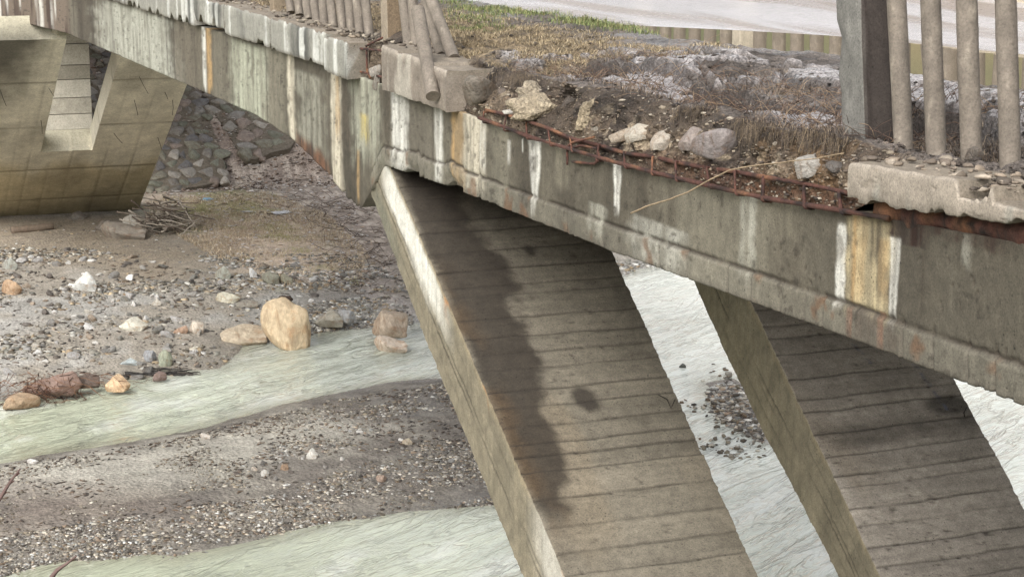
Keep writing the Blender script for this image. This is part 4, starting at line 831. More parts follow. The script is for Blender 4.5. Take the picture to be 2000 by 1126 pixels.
for a in [(555, 678, 92, 98, S(206, 176, 124), 'tall yellow-tan boulder at the water edge, largest on the bank', 3), (474, 676, 86, 38, S(184, 164, 130), 'low blocky tan rock touching the left side of the tall yellow boulder', 12),
          (641, 638, 54, 30, S(172, 164, 142), 'lens-shaped grey-tan rock right of the tall yellow boulder', 5), (674, 632, 34, 26, S(168, 168, 166), 'small blue-grey rock behind the lens-shaped rock', 2),
          (760, 658, 68, 52, S(184, 160, 130), 'split grey and orange boulder near the concrete leg', 4), (762, 690, 64, 32, S(204, 182, 154), 'smooth cream rock lying in the stream below the split boulder', 6),
          (162, 570, 46, 38, S(206, 206, 198), 'pointed white-grey stone standing on the stony bank', 5), (20, 576, 38, 30, S(170, 132, 82), 'orange-brown stone at the left edge of the bank', 9), (17, 526, 32, 24, S(150, 152, 140), 'rounded grey stone high on the bank at the left edge', 0),
          (95, 774, 112, 44, S(132, 100, 82), 'long reddish-brown slab draped with roots at the water edge', 7), (36, 800, 68, 28, S(160, 128, 84), 'rounded brown rock half under water at the left edge', 10), (227, 764, 46, 30, S(206, 164, 104), 'orange-tan block sitting in the stream margin', 11),
          (168, 758, 46, 26, S(104, 84, 70), 'dark brown rock between the red slab and the orange block', 12), (322, 714, 26, 32, S(150, 156, 128), 'upright green-grey stone above the stream', 13), (291, 708, 24, 24, S(146, 148, 150), 'grey stone left of the upright green-grey stone', 2),
          (250, 714, 34, 12, S(170, 182, 182), 'flat pale blue-grey stone low on the bank', 5), (257, 647, 54, 24, S(200, 194, 172), 'flat cream stone in the middle of the stony bank', 11), (434, 546, 32, 28, S(156, 158, 142), 'angular grey-green stone at the foot of the grass', 0),
          (494, 542, 14, 20, S(222, 222, 218), 'small bright white stone at the foot of the grass', 1), (528, 555, 34, 24, S(142, 140, 118), 'dull olive stone right of the bright white stone', 3), (559, 555, 24, 20, S(152, 148, 120), 'rounded olive stone right of the dull olive one', 6),
          (443, 592, 46, 20, S(196, 190, 162), 'tilted pale slab on the wet mud', 9), (482, 602, 40, 14, S(150, 142, 124), 'flat grey slab below the tilted pale slab', 12), (382, 652, 28, 26, S(208, 192, 168), 'cream chunk of rock left of the low blocky rock', 4),
          (352, 652, 28, 16, S(166, 128, 92), 'brown chip of rock beside the cream chunk', 7), (310, 744, 26, 18, S(130, 104, 92), 'red-brown stone in the stream margin', 10), (609, 896, 22, 20, S(212, 208, 196), 'round white stone standing out on the gravel bar', 11), (517, 930, 16, 14, S(190, 186, 176), 'pale grey stone on the sandy middle of the gravel bar', 13),
          (795, 868, 20, 14, S(176, 162, 134), 'tan stone on the gravel bar near the concrete leg', 0), (744, 942, 20, 14, S(160, 132, 108), 'pinkish brown stone low on the gravel bar', 2), (555, 918, 16, 12, S(156, 122, 84), 'ochre stone on the gravel bar beside the round white stone', 8), (1333, 718, 14, 8, S(90, 92, 84), 'dark stone poking out of the water between the two concrete legs', 5),
          (400, 858, 20, 12, S(200, 190, 176), 'pale stone at the upper rim of the gravel bar', 6), (62, 905, 22, 8, S(206, 204, 198), 'flat white stone at the left end of the gravel bar', 9)]:
    boulder(*a)
# loose earth caught on top of the tall boulder
P = gpos(555, 676); s_ = dist(P)/FPX
V, F = rock(77, 3, 6, 12, .3, (.55, .5, .16)); V = V+P+np.array([.1, .45, 88*s_]); obj('earth_cap', mesh('earth_cap', V, F, np.broadcast_to(S(78, 62, 50), (len(V), 3))), M_soil, label='dark clump of earth and roots on top of the tall yellow boulder', cat='earth clump')
PALN = ['tan', 'grey', 'pale', 'brown', 'dark grey', 'ochre', 'olive-grey', 'white', 'dark brown', 'light grey']; GRN = ['tan', 'grey', 'white', 'brown', 'grey', 'dark', 'brownish', 'sandy', 'dark brown', 'light grey']
LM = [((555, 676), 'tall yellow boulder'), ((162, 570), 'pointed white-grey stone'), ((20, 576), 'orange-brown stone'), ((95, 774), 'long reddish slab'), ((322, 714), 'upright green-grey stone'), ((257, 647), 'flat cream stone'), ((434, 546), 'angular grey-green stone'), ((641, 638), 'lens-shaped rock'),
      ((443, 592), 'tilted pale slab'), ((382, 652), 'cream chunk of rock'), ((760, 658), 'split boulder'), ((494, 542), 'bright white stone'), ((609, 896), 'round white stone'), ((795, 868), 'tan stone by the leg'), ((744, 942), 'pinkish brown stone'), ((400, 858), 'pale stone at the bar rim'), ((517, 930), 'pale grey stone on the sand'), ((17, 526), 'rounded grey stone uphill')]
LMW = np.array([gpos(*a_[0])[:2] for a_ in LM])
def near_label(x, y, size, colr, what):
    d_ = LMW-np.array([x, y]); i_ = int(np.argmin((d_**2).sum(1))); v_ = -d_[i_]; rx, ry = v_@Rt[:2], v_@np.array([math.sin(YAW), math.cos(YAW)])
    side = ('right of' if rx > 0 else 'left of') if abs(rx) > abs(ry)*.6 else ('behind' if ry > 0 else 'in front of')
    dd = math.hypot(rx, ry); far = 'close ' if dd < .8 else ('' if dd < 2 else 'well ')
    return f'{size} {colr} {what} lying {far}{side} the {LM[i_][1]}'
q = sample([(-40, 500), (180, 500), (300, 520), (430, 545), (450, 620), (470, 690), (420, 712), (250, 735), (0, 765), (-40, 770)], 190, .4)
for i, (x, y) in enumerate(q):
    ci = random.randrange(10); s_ = .16+.26*random.random()**2.2; stone((x, y, float(ground(x, y))), s_, s_*random.uniform(.7, 1), s_*random.uniform(.3, .65), PAL[ci]*random.uniform(.85, 1.15), near_label(x, y, 'fist-sized' if s_ < .2 else ('small' if s_ < .28 else 'medium'), PALN[ci], 'stone'), 'river_stone', 'stone', 'stones scattered over the far bank', tilt=(random.gauss(0, .2), random.gauss(0, .2)))
q = sample([(400, 505), (700, 505), (790, 545), (800, 636), (620, 640), (560, 560)], 60, .4)
for i, (x, y) in enumerate(q):
    ci = random.randrange(10); s_ = .15+.22*random.random()**2; stone((x, y, float(ground(x, y))), s_, s_*random.uniform(.7, 1), s_*random.uniform(.3, .65), PAL[ci]*random.uniform(.85, 1.15), near_label(x, y, 'fist-sized' if s_ < .2 else ('small' if s_ < .28 else 'medium'), PALN[ci], 'stone'), 'river_stone', 'stone', 'stones on the damp mud', tilt=(random.gauss(0, .2), random.gauss(0, .2)))
q = sample([(0, 1050), (420, 985), (950, 900), (900, 780), (560, 850), (430, 950)], 45, .2)
for i, (x, y) in enumerate(q):
    ci = random.randrange(10); s_ = random.uniform(.10, .17); stone((x, y, float(ground(x, y))), s_, s_*.8, s_*random.uniform(.4, .7), GRAVEL[ci]*random.uniform(.9, 1.2), near_label(x, y, 'larger', GRN[ci], 'pebble'), 'pebble', 'pebble', 'larger pebbles on the gravel bar')

# ---- stone pitching on the far bank
TL = .62; PN = np.array([0, -TL, 1.0])
def pitching(name, label, poly, off, cell, seed, maxn):
    P0 = np.array([0, 73.2, 1.15+off]); W3 = np.array([onP(x, y, P0, PN) for x, y in poly]); r = np.random.default_rng(seed)
    root = empty(name, label, 'stone wall', tuple(W3.mean(0)))
    e1 = np.array([1., 0, 0]); e2 = np.array([0, 1, TL])/math.hypot(1, TL); n_ = np.array([0, -TL, 1])/math.hypot(1, TL)
    uv = np.stack([(W3-P0)@e1, (W3-P0)@e2], -1); lo, hi = uv.min(0), uv.max(0); cnt = 0
    bed = np.concatenate([W3+n_*.06, W3-n_*.9]); m = len(W3); F = [list(range(m)), list(range(m, 2*m))[::-1]]+[[i, i+m, (i+1) % m+m, (i+1) % m] for i in range(m)]
    child('mortar_bed', mesh('mortar_bed', bed, F, np.broadcast_to(S(132, 122, 108), (2*m, 3)), smooth=False), M_soil, root)
    shapes = []
    for k in range(10):
        me = mesh('stone', *rock(seed*20+k, 3, 22, 9, .04, (1, 1, 1))); me.materials.append(M_stone); shapes.append(me)
    vrow = lo[1]; row = 0; cells = []
    while vrow < hi[1]:
        hgt = cell*r.uniform(.75, 1.15); u = lo[0]+r.uniform(-.5, 0)*cell
        while u < hi[0]:
            wd = cell*r.uniform(.7, 1.5); cells.append((u+wd/2, vrow+hgt/2, wd, hgt)); u += wd
        vrow += hgt
    cells = [q_ for q_ in cells if in_poly(np.array(q_[0]), np.array(q_[1]), uv)]
    r.shuffle(cells)
    for (u, v, wd, hgt) in cells[:maxn]:
        o = obj('stone', shapes[r.integers(0, 10)], None); o.parent = root
        p_ = P0+e1*u+e2*v+n_*r.uniform(-.02, .05)-np.array(root.location)
        o.location = p_; o.scale = (wd*1.22, hgt*1.25, .34); o.rotation_euler = (math.atan(TL)+r.normal(0, .05), r.normal(0, .06), r.normal(0, .15))
        o.color = (*(np.array([S(156, 150, 140), S(138, 130, 118), S(172, 163, 148), S(138, 132, 110), S(148, 128, 112), S(122, 118, 116), S(134, 134, 112)][r.integers(0, 7)])*r.uniform(.8, 1.15)), 1)
pitching('stone_pitching', 'grey stone-faced slope left of the gully, beside the far frame leg', [(60, 40), (300, 120), (385, 178), (402, 215), (414, 250), (434, 305), (444, 352), (400, 364), (330, 374), (230, 384), (60, 384)], -.22, .52, 3, 250)
pitching('stone_pitching', 'slabby grey stone-faced slope right of the gully, under the girder', [(392, 170), (450, 190), (520, 225), (580, 270), (566, 292), (530, 300), (502, 312), (478, 314), (462, 290), (440, 255), (418, 222)], -.2, .60, 4, 120)

# ---- things at the foot of the far frame
P = gpos(330, 452); s_ = dist(P)/FPX
dp = empty('driftwood_pile', 'tangled heap of grey sticks lying against the far frame foot', 'driftwood', tuple(P))
for k in range(120):
    a_ = np.array([random.gauss(0, 24)*s_, random.gauss(0, .35), abs(random.gauss(.42, .28))]); dr = np.array([random.gauss(1, .5), random.gauss(0, .5), random.gauss(-.25, .25)]); dr /= np.linalg.norm(dr); L_ = random.uniform(.5, 1.5)
    tt = np.linspace(-.5, .5, 6)[:, None]; pts = a_+dr*L_*tt+np.array([[0, 0, random.uniform(-.2, .3)]])*(tt**2)+np.cumsum(rng.normal(0, .02, (6, 3)), 0); pts[:, 2] = np.maximum(pts[:, 2], .02)
    V, F = tube_data(pts, np.linspace(.028, .01, 6)*random.uniform(.6, 1.3), 5); o = obj('stick', mesh('stick', V, F, np.broadcast_to(S(*random.choice([(158, 148, 134), (126, 114, 102), (182, 172, 158), (100, 88, 78)])), (len(V), 3))), M_wood); o.parent = dp
def log(label, x0, y0, x1, y1, r, colr, name='log', lift=.1):
    a_, b_ = gpos(x0, y0), gpos(x1, y1); tt = np.linspace(0, 1, 12)[:, None]; pts = a_+(b_-a_)*tt+np.array([0, 0, lift])+.04*np.stack([fbm(tt[:, 0]*3, 0, 0, 2, 1), fbm(tt[:, 0]*3, 3, 0, 2, 2), fbm(tt[:, 0]*3, 6, 0, 2, 3)], -1)
    V, F = tube_data(pts, r*(1+.25*fbm(tt[:, 0]*4, 1, 0, 3, 7)), 9); return obj(name, mesh(name, V, F, np.broadcast_to(colr, (len(V), 3))), M_wood, label=label, cat='log')
log('brown split log lying in the shadow under the far frame', 22, 455, 105, 447, .13, S(112, 98, 84))
m = MB(); A0, B0 = gpos(240, 724), gpos(418, 723)
for k in range(26):
    f0 = random.uniform(0, .8); f1 = f0+random.uniform(.15, .4)*(1-f0*.5); tt = np.linspace(f0, f1, 8)[:, None]; pts = A0+(B0-A0)*tt; pts[:, :2] += np.cumsum(rng.normal(0, .035, (8, 2)), 0)+rng.normal(0, .14*(1-f0), 2); pts[:, 2] = np.maximum(ground(pts[:, 0], pts[:, 1]), 0)+random.uniform(.01, .10)*(1-f0*.7)
    m.tube(pts, np.linspace(.03, .010, 8)*random.uniform(.6, 1.3), S(*random.choice([(58, 54, 51), (76, 70, 64), (48, 45, 43)])), 5)
obj('driftwood_raft', m.mesh('driftwood_raft'), M_wood, label='dark waterlogged raft of branches trailing into the stream from the bank', cat='driftwood')
for cx, yb, w_, h_, cc_, lb in [(235, 470, 90, 34, S(150, 138, 120), 'broken slab of concrete rubble below the far frame'), (258, 452, 36, 34, S(186, 178, 160), 'pale upright chunk of rubble leaning at the far frame foot'), (150, 430, 34, 16, S(120, 112, 100), 'grey rubble chunk stuck at the bottom of the far frame'), (205, 452, 40, 22, S(120, 108, 92), 'brown-grey rubble chunk behind the broken slab')]:
    boulder(cx, yb, w_, h_, cc_, lb, random.randrange(14), name='rubble_chunk', cat='rubble')
# roots over the red slab
m = MB(); P = gpos(95, 774)
for k in range(120):
    a_ = P+np.array([random.gauss(0, .5), random.uniform(-.1, .6), random.uniform(.15, .5)]); pts = a_+np.cumsum(rng.normal(0, .1, (6, 3))+np.array([random.gauss(0, .12), -.03, -.07]), 0); pts[:, 2] = np.maximum(pts[:, 2], .0); m.tube(pts, np.linspace(.009, .003, 6), S(*random.choice([(96, 66, 50), (70, 52, 42), (130, 96, 72)])), 4)
obj('root_tangle', m.mesh('root_tangle'), M_plant, label='tangle of brown roots hanging over the long reddish slab', cat='roots')

# ---- litter on the far bank
V, F = tube_data([(0, 0, 0), (.02, 0, 0), (.2, 0, 0), (.24, 0, 0), (.26, 0, 0), (.30, 0, 0)], [.03, .045, .045, .03, .018, .018], 12)
P = gpos(397, 393); o = obj('plastic_bottle', mesh('plastic_bottle', V*1.5, F, np.broadcast_to(S(150, 190, 214), (len(V), 3))), M_pipe, label='pale blue plastic bottle lying on the grass', cat='bottle'); o.location = P+np.array([0, 0, .07]); o.rotation_euler = (0, .1, .4)
def rag(px, py, w_, label, seed, colr):
    P = gpos(px, py); s_ = dist(P)/FPX*w_; u = np.linspace(-.5, .5, 14); A_, B_ = np.meshgrid(u, u); r_ = 1+.4*fbm(A_*3, B_*3, 0, 2, seed); V = np.stack([A_*s_*r_, B_*s_*.8*r_, .10*s_*np.abs(fbm(A_*5, B_*5, 0, 3, seed))+.06], -1).reshape(-1, 3); V2 = V-np.array([0, 0, .012]); n_ = len(V)
    F = grid_faces(14, 14).tolist(); F = F+[[i+n_ for i in f[::-1]] for f in F]; o = obj('plastic_sheet', mesh('plastic_sheet', np.concatenate([V, V2]), F, np.broadcast_to(colr, (2*n_, 3))), M_pipe, label=label, cat='litter'); o.location = P
rag(551, 418, 34, 'crumpled white plastic sheet on the straw-coloured grass', 3, S(226, 226, 228)); rag(482, 416, 20, 'small white scrap left of the crumpled plastic sheet', 4, S(214, 212, 208)); rag(452, 444, 14, 'tiny white scrap low on the grass near the driftwood heap', 6, S(214, 208, 200)); rag(330, 365, 10, 'white scrap at the foot of the stone-faced slope', 5, S(220, 218, 214))
q = sample([(290, 375), (470, 330), (600, 300), (680, 380), (760, 480), (740, 520), (560, 520), (400, 470)], 2200, 1.0); z = ground(q[:, 0], q[:, 1]); n = len(q); s = rng.uniform(.05, .2, n)
scatter('leaf_litter', np.stack([q[:, 0], q[:, 1], z+.04], -1), np.stack([s, s*.7, s*.25], -1), rng.random(n)*6.28, rng.normal(0, .4, n), pick([S(226, 216, 206), S(206, 190, 176), S(196, 172, 150), S(232, 226, 222)], n, .08), PEB, M_gravel)
q = rng.uniform([5, 72.5], [17, 82], (5200, 2)); z = ground(q[:, 0], q[:, 1]); n = len(q); s = rng.uniform(.05, .22, n)
scatter('leaf_litter', np.stack([q[:, 0], q[:, 1], z+.05], -1), np.stack([s, s*.7, s*.25], -1), rng.random(n)*6.28, rng.normal(0, .5, n), pick([S(220, 206, 194), S(190, 170, 156), S(150, 124, 104), S(96, 80, 68), S(96, 80, 68), S(226, 218, 212)], n, .1), PEB, M_gravel)
# brushwood on the far slope
m = MB(); bq = np.concatenate([rng.uniform([8, 66], [17, 80], (325, 2)), sample([(600, 380), (780, 400), (790, 540), (640, 540)], 325, .9)]); bz = ground(bq[:, 0], bq[:, 1])
for k in range(650):
    x, y = bq[k]; z = bz[k]; an = random.random()*6.28; L_ = random.uniform(.2, .9); dr = np.array([math.cos(an), math.sin(an), random.uniform(-.05, .45)])
    m.tube(np.array([x, y, z+.03])+dr*L_*np.linspace(0, 1, 4)[:, None]+np.cumsum(rng.normal(0, .03, (4, 3)), 0), np.linspace(.012, .005, 4), S(*random.choice([(84, 70, 62), (104, 90, 80), (70, 60, 54), (130, 114, 98)])), 3)
obj('brushwood', m.mesh('brushwood'), M_wood, kind='stuff')
def branch(pts_px, r, colr, name, label, cat, X=None, Yd=None):
    pts = np.array([onX(x, y, X) if X is not None else (onY(x, y, Yd) if Yd is not None else gpos(x, y)+np.array([0, 0, .15])) for x, y in pts_px]); tt = np.linspace(0, len(pts)-1, len(pts)*5); pts = np.stack([np.interp(tt, range(len(pts)), pts[:, i]) for i in range(3)], -1); pts += .15*r*np.cumsum(rng.normal(0, 1, pts.shape), 0)
    m = MB(); m.tube(pts, np.linspace(r, r*.5, len(pts)), colr, 6); return obj(name, m.mesh(name), M_wood, label=label, cat=cat)
branch([(485, 316), (510, 317), (535, 320)], .045, S(104, 92, 82), 'branch', 'fallen branch lying across the litter slope under the girder', 'branch')
branch([(505, 312), (512, 290), (520, 272), (523, 255)], .03, S(62, 52, 48), 'branch', 'dark thin sapling stem leaning on the litter slope', 'branch', Yd=77.0)

# ================================================================== GRASS (stuff)
def blades(name, P, h, lean, cols, w_=.006, droop=.3):
    n = len(P); an = rng.random(n)*6.28; d = np.stack([np.cos(an), np.sin(an), np.zeros(n)], -1); s_ = np.stack([-np.sin(an), np.cos(an), np.zeros(n)], -1)*w_; up = np.array([0, 0, 1.])
    h = h[:, None]; ln = lean[:, None]
    b0, b1 = P-s_, P+s_; m1 = P+up*h*.55+d*h*ln*.35; t_ = P+up*h*(1-droop*ln)+d*h*ln
    V = np.stack([b0, b1, m1-s_*.8, m1+s_*.8, t_], 1).reshape(-1, 3); o5 = np.arange(n)[:, None]*5
    F = np.concatenate([o5+np.array([[0, 1, 3]]), o5+np.array([[0, 3, 2]]), o5+np.array([[2, 3, 4]])])
    return obj(name, mesh(name, V, F, np.repeat(cols, 5, 0)), M_plant, kind='stuff')
def verge_pts(n, xr, yr, cond=None):
    i = np.searchsorted(VYs, yr[0]), np.searchsorted(VYs, yr[1])
    ii = rng.integers(i[0], max(i[1], i[0]+1), n*8); jj = rng.integers(int(us*nU)+1, nU, n*8); x_, y_, z_ = VX[ii, jj], VY[ii, jj], VZ[ii, jj]
    m = (x_ > xr[0]) & (x_ < xr[1])
    if cond is not None: m &= cond(x_, y_)
    P = np.stack([x_, y_, z_], -1)[m]; P[:, :2] += rng.normal(0, .02, (len(P), 2)); return P[:n]
nVU = nU
STR = [S(178, 160, 126), S(150, 134, 104), S(200, 182, 148), S(122, 108, 86), S(168, 148, 114)]
P = verge_pts(26000, (.35, 2.6), (16.8, 30), lambda x, y: fbm(x*2.2, y*2.2, 0, 3, 611) > -.12)
blades('dry_grass', P, rng.uniform(.02, .07, len(P)), rng.uniform(.6, 2.4, len(P)), pick(STR, len(P), .15), .0026)
P = verge_pts(4600, (.25, 2.4), (9.5, 17.2), lambda x, y: (fbm(x*1.4, y*1.4, 0, 3, 612) > .08) & (plates(x, y) < .5))
blades('dry_grass', P, rng.uniform(.03, .11, len(P)), rng.uniform(.4, 2.0, len(P)), pick([S(108, 94, 82), S(140, 122, 104), S(84, 74, 66), S(160, 144, 122)], len(P), .15), .0018)
P = verge_pts(7000, (.5, 3.0), (5, 10.4), lambda x, y: fbm(x*1.6, y*1.6, 0, 3, 613) > -.1)
blades('dry_grass', P, rng.uniform(.03, .12, len(P)), rng.uniform(.4, 1.8, len(P)), pick([S(108, 98, 88), S(140, 126, 110), S(84, 76, 70)], len(P), .15), .0018)
# green tufts by the road
g = np.concatenate([onZ(x, y, 10.45)[None] for x, y in [(880, 8), (905, 18), (940, 20), (975, 22), (1010, 26), (1040, 28), (1065, 32), (900, 32), (930, 38), (960, 30), (1115, 44), (1135, 46), (1155, 50), (1175, 52), (1210, 58), (1240, 62), (955, 52), (910, 50), (640, 5)]])
ix = rng.integers(0, len(g)-1, 6500); P = g[ix]+np.stack([rng.normal(0, .16, 6500), rng.normal(0, .3, 6500), np.zeros(6500)], -1)
P[:, 2] = [verge_at(x, y) if x < 3.5 else 10.46 for x, y in P[:, :2]]
blades('green_grass', P, rng.uniform(.03, .09, 6500), rng.uniform(.2, 1.2, 6500), pick([S(118, 132, 80), S(100, 116, 68), S(146, 150, 100), S(150, 142, 100)], 6500, .15), .0035)
# turf fringe and rootlets hanging over the broken lip
i0, i1 = np.searchsorted(VYs, 10.6), np.searchsorted(VYs, 18.4); ii = rng.integers(i0, i1, 6500); ii = ii[fbm(VYs[ii]*1.6, 0, 0, 3, 620) > .05]; jj = rng.integers(int(us*nU)-14, int(us*nU)+3, len(ii))
P = np.stack([VX[ii, jj], VY[ii, jj], VZ[ii, jj]], -1)+np.array([-.015, 0, .01]); n = len(P)
m1 = P+np.stack([rng.uniform(-.06, -.01, n), rng.normal(0, .03, n), rng.uniform(-.02, .03, n)], -1); t_ = m1+np.stack([rng.uniform(-.03, .01, n), rng.normal(0, .03, n), -rng.uniform(.03, .16, n)], -1); s_ = np.array([0, .002, 0])
V = np.stack([P-s_, P+s_, m1-s_, m1+s_, t_], 1).reshape(-1, 3); o5 = np.arange(n)[:, None]*5; F = np.concatenate([o5+np.array([[0, 1, 3]]), o5+np.array([[0, 3, 2]]), o5+np.array([[2, 3, 4]])])
obj('hanging_roots', mesh('hanging_roots', V, F, np.repeat(pick([S(96, 84, 72), S(140, 122, 98), S(70, 62, 56)], n), 5, 0)), M_plant, kind='stuff')
# dead stalks
m = MB()
for p_ in verge_pts(1300, (.35, 1.5), (10.4, 17.6)):
    an = random.random()*6.28; L_ = random.uniform(.08, .34); el = random.uniform(-.05, .75); dr = np.array([math.cos(an)*math.cos(el), math.sin(an)*math.cos(el), math.sin(el)]); tt = np.linspace(0, 1, 5)[:, None]
    m.tube(p_+dr*L_*tt+np.array([0, 0, .03])*np.sin(tt*3.1)+np.cumsum(rng.normal(0, .006, (5, 3)), 0), np.linspace(.0028, .0014, 5), S(*random.choice([(120, 98, 82), (90, 72, 62), (150, 128, 104), (74, 62, 56)])), 3)
obj('dead_stalks', m.mesh('dead_stalks'), M_plant, kind='stuff')
# dry grass on the far bank
q = sample([(280, 385), (480, 350), (640, 400), (720, 470), (700, 520), (560, 525), (430, 485), (360, 450), (290, 410)], 16000, 1.0, .5, -.25, 71, .5); P = np.stack([q[:, 0], q[:, 1], ground(q[:, 0], q[:, 1])], -1); n = len(P)
gm = ss(.1, .35, fbm(q[:, 0]*.45, q[:, 1]*.45, 0, 3, 72))
blades('bank_grass', P, rng.uniform(.04, .17, n), rng.uniform(.5, 2.0, n), mixc(pick([S(224, 206, 176), S(206, 184, 152), S(236, 220, 192), S(186, 164, 136)], n, .12), S(176, 174, 120), gm*.7), .008)

# ================================================================== COBBLES AND RUBBLE IN THE BROKEN EDGE
VM = [mesh('cobble', *rock(1300+k, 4, [7, 12, 22, 30][k % 4], 9, .07, (1, .8, .66))) for k in range(12)]
for m_ in VM: m_.materials.append(M_stone); m_.set_sharp_from_angle(angle=math.radians(32))
def cobble(cx, cy, w_, h_, colr, label, k, X_=.12, rot=(0, 0, 0), name='cobble', cat='cobble', deep=1.0):
    P = onX(cx, cy, X_+.025); s_ = dist(P)/FPX; colr = colr*.86; o = obj(name, VM[k % 12], None, label=label, cat=cat); o.location = P
    # width seen runs mostly along the deck edge, foreshortened
    th = math.atan2(P[0]-CAM[0], P[1]); fs = math.sin(th)
    o.scale = (h_*s_*deep, w_*s_, h_*s_/.66*1.05)
    o.rotation_euler = (rot[0], rot[1], -th-math.pi/2+rot[2]); 
    o.scale = (w_*s_*1.16, w_*s_*deep, h_*s_/.66*1.16); o.rotation_euler = (rot[0], rot[1], -th+rot[2]); o.color = (*np.clip(colr, 0, 1), 1); return o
for a in [(932, 170, 58, 52, S(128, 116, 98), 'angular grey-brown block wedged under the turf beside the broken kerb', 2, -.02, (.2, -.5, 0)), (990, 187, 36, 22, S(124, 110, 96), 'smooth brown oval cobble under the turf lip', 0, .2, (0, .4, 0)),
           (998, 217, 30, 10, S(214, 208, 192), 'small flat white pebble resting on the rusty bar', 4, .02),
          (1186, 226, 36, 52, S(140, 130, 122), 'upright grey slab standing in the eroded soil', 6, .22, (0, .2, 0)), (1225, 223, 34, 16, S(168, 150, 124), 'tan pebble beside the upright grey slab', 1, .2), (1212, 264, 42, 22, S(178, 158, 130), 'tan oval cobble overhanging the steel cage', 4, .05, (0, -.2, 0)),
          (1250, 257, 56, 28, S(200, 188, 164), 'flat pale cobble overhanging the steel cage', 5, .05, (0, -.3, 0)), (1302, 268, 56, 44, S(188, 174, 152), 'rough cream stone between the flat pale cobble and the pinkish one', 10, .08), (1350, 272, 46, 42, S(164, 148, 136), 'pinkish grey cobble left of the largest cobble', 9, .08),
          (1400, 279, 86, 58, S(148, 136, 130), 'largest smooth mauve-grey cobble in the broken edge', 8, .06, (0, .15, 0)), (1588, 322, 62, 38, S(178, 170, 156), 'white and grey cobble left of the near kerb', 1, .04, (0, -.3, 0)), (1630, 326, 32, 20, S(118, 110, 102), 'small grey cobble tucked right of the white and grey one', 0, .06),
          (1365, 238, 34, 16, S(150, 142, 134), 'thin grey stone lying on the mud above the largest cobble', 2, .32), (733, 138, 22, 22, S(176, 166, 150), 'grey stone sitting on bent bars between the broken kerbs', 4, -.02), (735, 158, 14, 32, S(150, 142, 126), 'finger-shaped stone dangling below the bent bars', 9, -.03),
          (1905, 300, 34, 26, S(120, 108, 94), 'angular brown stone lodged behind the near railing pipes', 2, .4), (1725, 290, 40, 18, S(128, 118, 104), 'flat chip of concrete leaning at the broken post', 6, .3), (1168, 245, 24, 22, S(172, 160, 140), 'small cream stone left of the tan oval cobble', 5, .1), (1120, 195, 40, 26, S(110, 98, 86), 'dark earthy clod under the turf lip', 3, .3)]:
    cobble(*a)
for cx_, cy_, w_, h_, cc_, lb in [(1055, 208, 112, 50, S(178, 164, 140), 'crumbling cream lump of lean concrete on the broken edge'), (1042, 180, 62, 40, S(164, 152, 132), 'pale crumbling knob on top of the cream lump'), (1150, 225, 46, 60, S(160, 146, 122), 'ragged pale crumbling mass left of the upright grey slab')]:
    P = onX(cx_, cy_, .12); s_ = dist(P)/FPX; V, F = rock(int(cx_), 4, 7, 12, .34, (w_*s_*1.15, w_*s_*.8, h_*s_*1.1)); V = V*(1+.16*fbm(V[:, 0]*14, V[:, 1]*14, V[:, 2]*14, 4, 5, .7))[:, None]
    C = np.broadcast_to(cc_, (len(V), 3))*(1+.4*fbm(V[:, 0]*12, V[:, 1]*12, V[:, 2]*12, 4, 9))[:, None]
    o = obj('rubble_lump', mesh('rubble_lump', V, F, C), M_soil, label=lb, cat='rubble'); o.location = P; o.rotation_euler = (0, 0, -.4)
# pebbles and crumbs in the broken face
i0, i1 = np.searchsorted(VYs, 10.1), np.searchsorted(VYs, 18.2); n = 3200; ii = rng.integers(i0, i1, n); jj = (rng.random(n)**1.3*int(us*nU)).astype(int)
P = np.stack([VX[ii, jj], VY[ii, jj], VZ[ii, jj]], -1); s = .012+.05*rng.random(n)**3
scatter('soil_pebbles', P, np.stack([s, s*.8, s*.7], -1), rng.random(n)*6.28, rng.normal(0, .6, n), pick([S(130, 116, 98), S(150, 138, 120), S(100, 88, 76), S(80, 70, 62), S(170, 160, 144), S(116, 100, 84)], n), PEB, M_gravel)
P = verge_pts(4200, (.3, 2.3), (7.7, 30)); n = len(P); s = .012+.075*rng.random(n)**2.5
scatter('mud_clods', P, np.stack([s, s*.8, s*.6], -1), rng.random(n)*6.28, rng.normal(0, .6, n), pick([S(98, 88, 80), S(80, 72, 66), S(126, 114, 104), S(112, 102, 94)], n), PEB, M_soil)
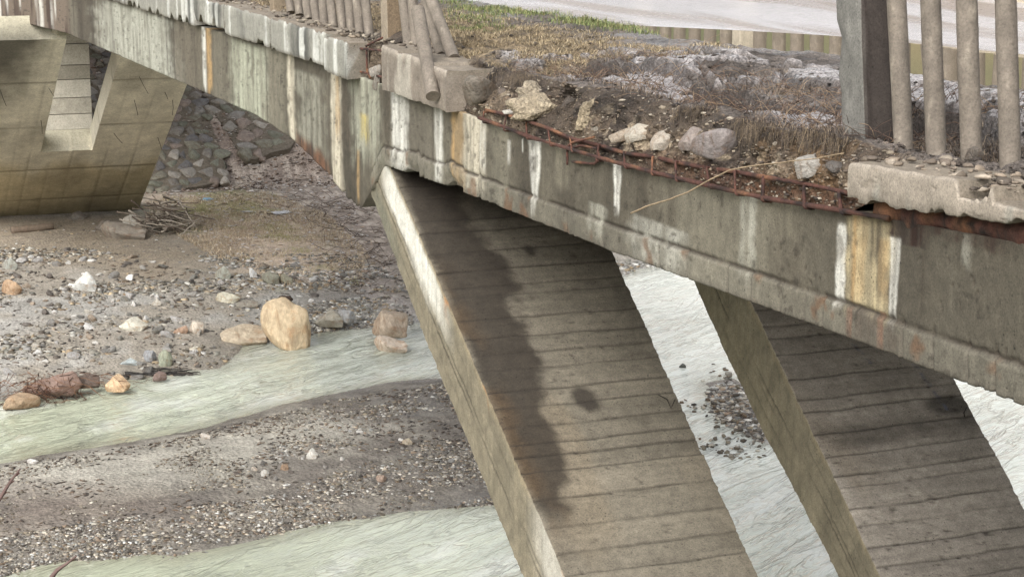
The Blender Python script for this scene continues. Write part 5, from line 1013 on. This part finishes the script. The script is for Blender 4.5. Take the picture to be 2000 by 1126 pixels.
# crumbled concrete on the near kerb
n = 900; y_ = rng.uniform(6.5, 10.3, n); x_ = rng.uniform(-.05, .5, n); P = np.stack([x_, y_, zk4t(y_)+rng.uniform(-.05, .025, n)], -1); s = .012+.07*rng.random(n)**3
scatter('concrete_crumbs', P, np.stack([s*1.3, s, s*.7], -1), rng.random(n)*6.28, rng.normal(0, .5, n), pick([S(140, 126, 110), S(120, 108, 96), S(164, 152, 136), S(98, 88, 78)], n), PEB2, M_gravel)
y_ = rng.uniform(19, 34, n); x_ = rng.uniform(.02, .42, n); P = np.stack([x_, y_, z_deck(y_)+rng.uniform(-.02, .02, n)], -1)
scatter('concrete_crumbs', P, np.stack([s*1.3, s, s*.8], -1)*1.2, rng.random(n)*6.28, rng.normal(0, .5, n), pick([S(132, 120, 104), S(112, 102, 90), S(90, 80, 70), S(154, 144, 128)], n), PEB2, M_gravel)
# long dry stem across the girder
branch([(1232, 416), (1262, 402), (1300, 391), (1345, 373), (1385, 350), (1424, 331), (1470, 323), (1530, 315), (1590, 308), (1645, 297)], .0065, S(166, 146, 118), 'dry_stem', 'long pale dry stem slanting across the rusty cage and girder', 'plant stem', X=-.16)
branch([(1560, 298), (1566, 278), (1576, 250)], .006, S(160, 140, 112), 'dry_stem', 'short upright dry stem left of the broken post', 'plant stem', X=.15)
# saplings growing on the near bank, tips reaching into view
for lb, pts in [('reddish bare twig reaching in at the left edge', [(-30, 1010), (0, 972), (20, 940), (40, 914)]), ('reddish bare twig tip poking up at the bottom left', [(90, 1140), (112, 1112), (130, 1100), (150, 1084)])]:
    P = [onY(x, y, 9.0) for x, y in pts]; gx, gy = P[0][0]-.3, 8.2; root = np.array([gx, gy, float(ground(gx, gy))-.1]); mid = root*.45+P[0]*.55+np.array([-.12, 0, 0]); pts3 = np.array([root, mid]+P); m = MB(); tt = np.linspace(0, len(pts3)-1, 30); pp = np.stack([np.interp(tt, range(len(pts3)), pts3[:, i]) for i in range(3)], -1)
    m.tube(pp, np.linspace(.02, .004, 30), S(108, 88, 82), 6)
    for k in (18, 22, 25): m.tube([pp[k], pp[k]+np.array([.03, 0, .02])], [.004, .002], S(110, 70, 62), 4)
    obj('bare_sapling', m.mesh('bare_sapling'), M_plant, label=lb, cat='sapling')
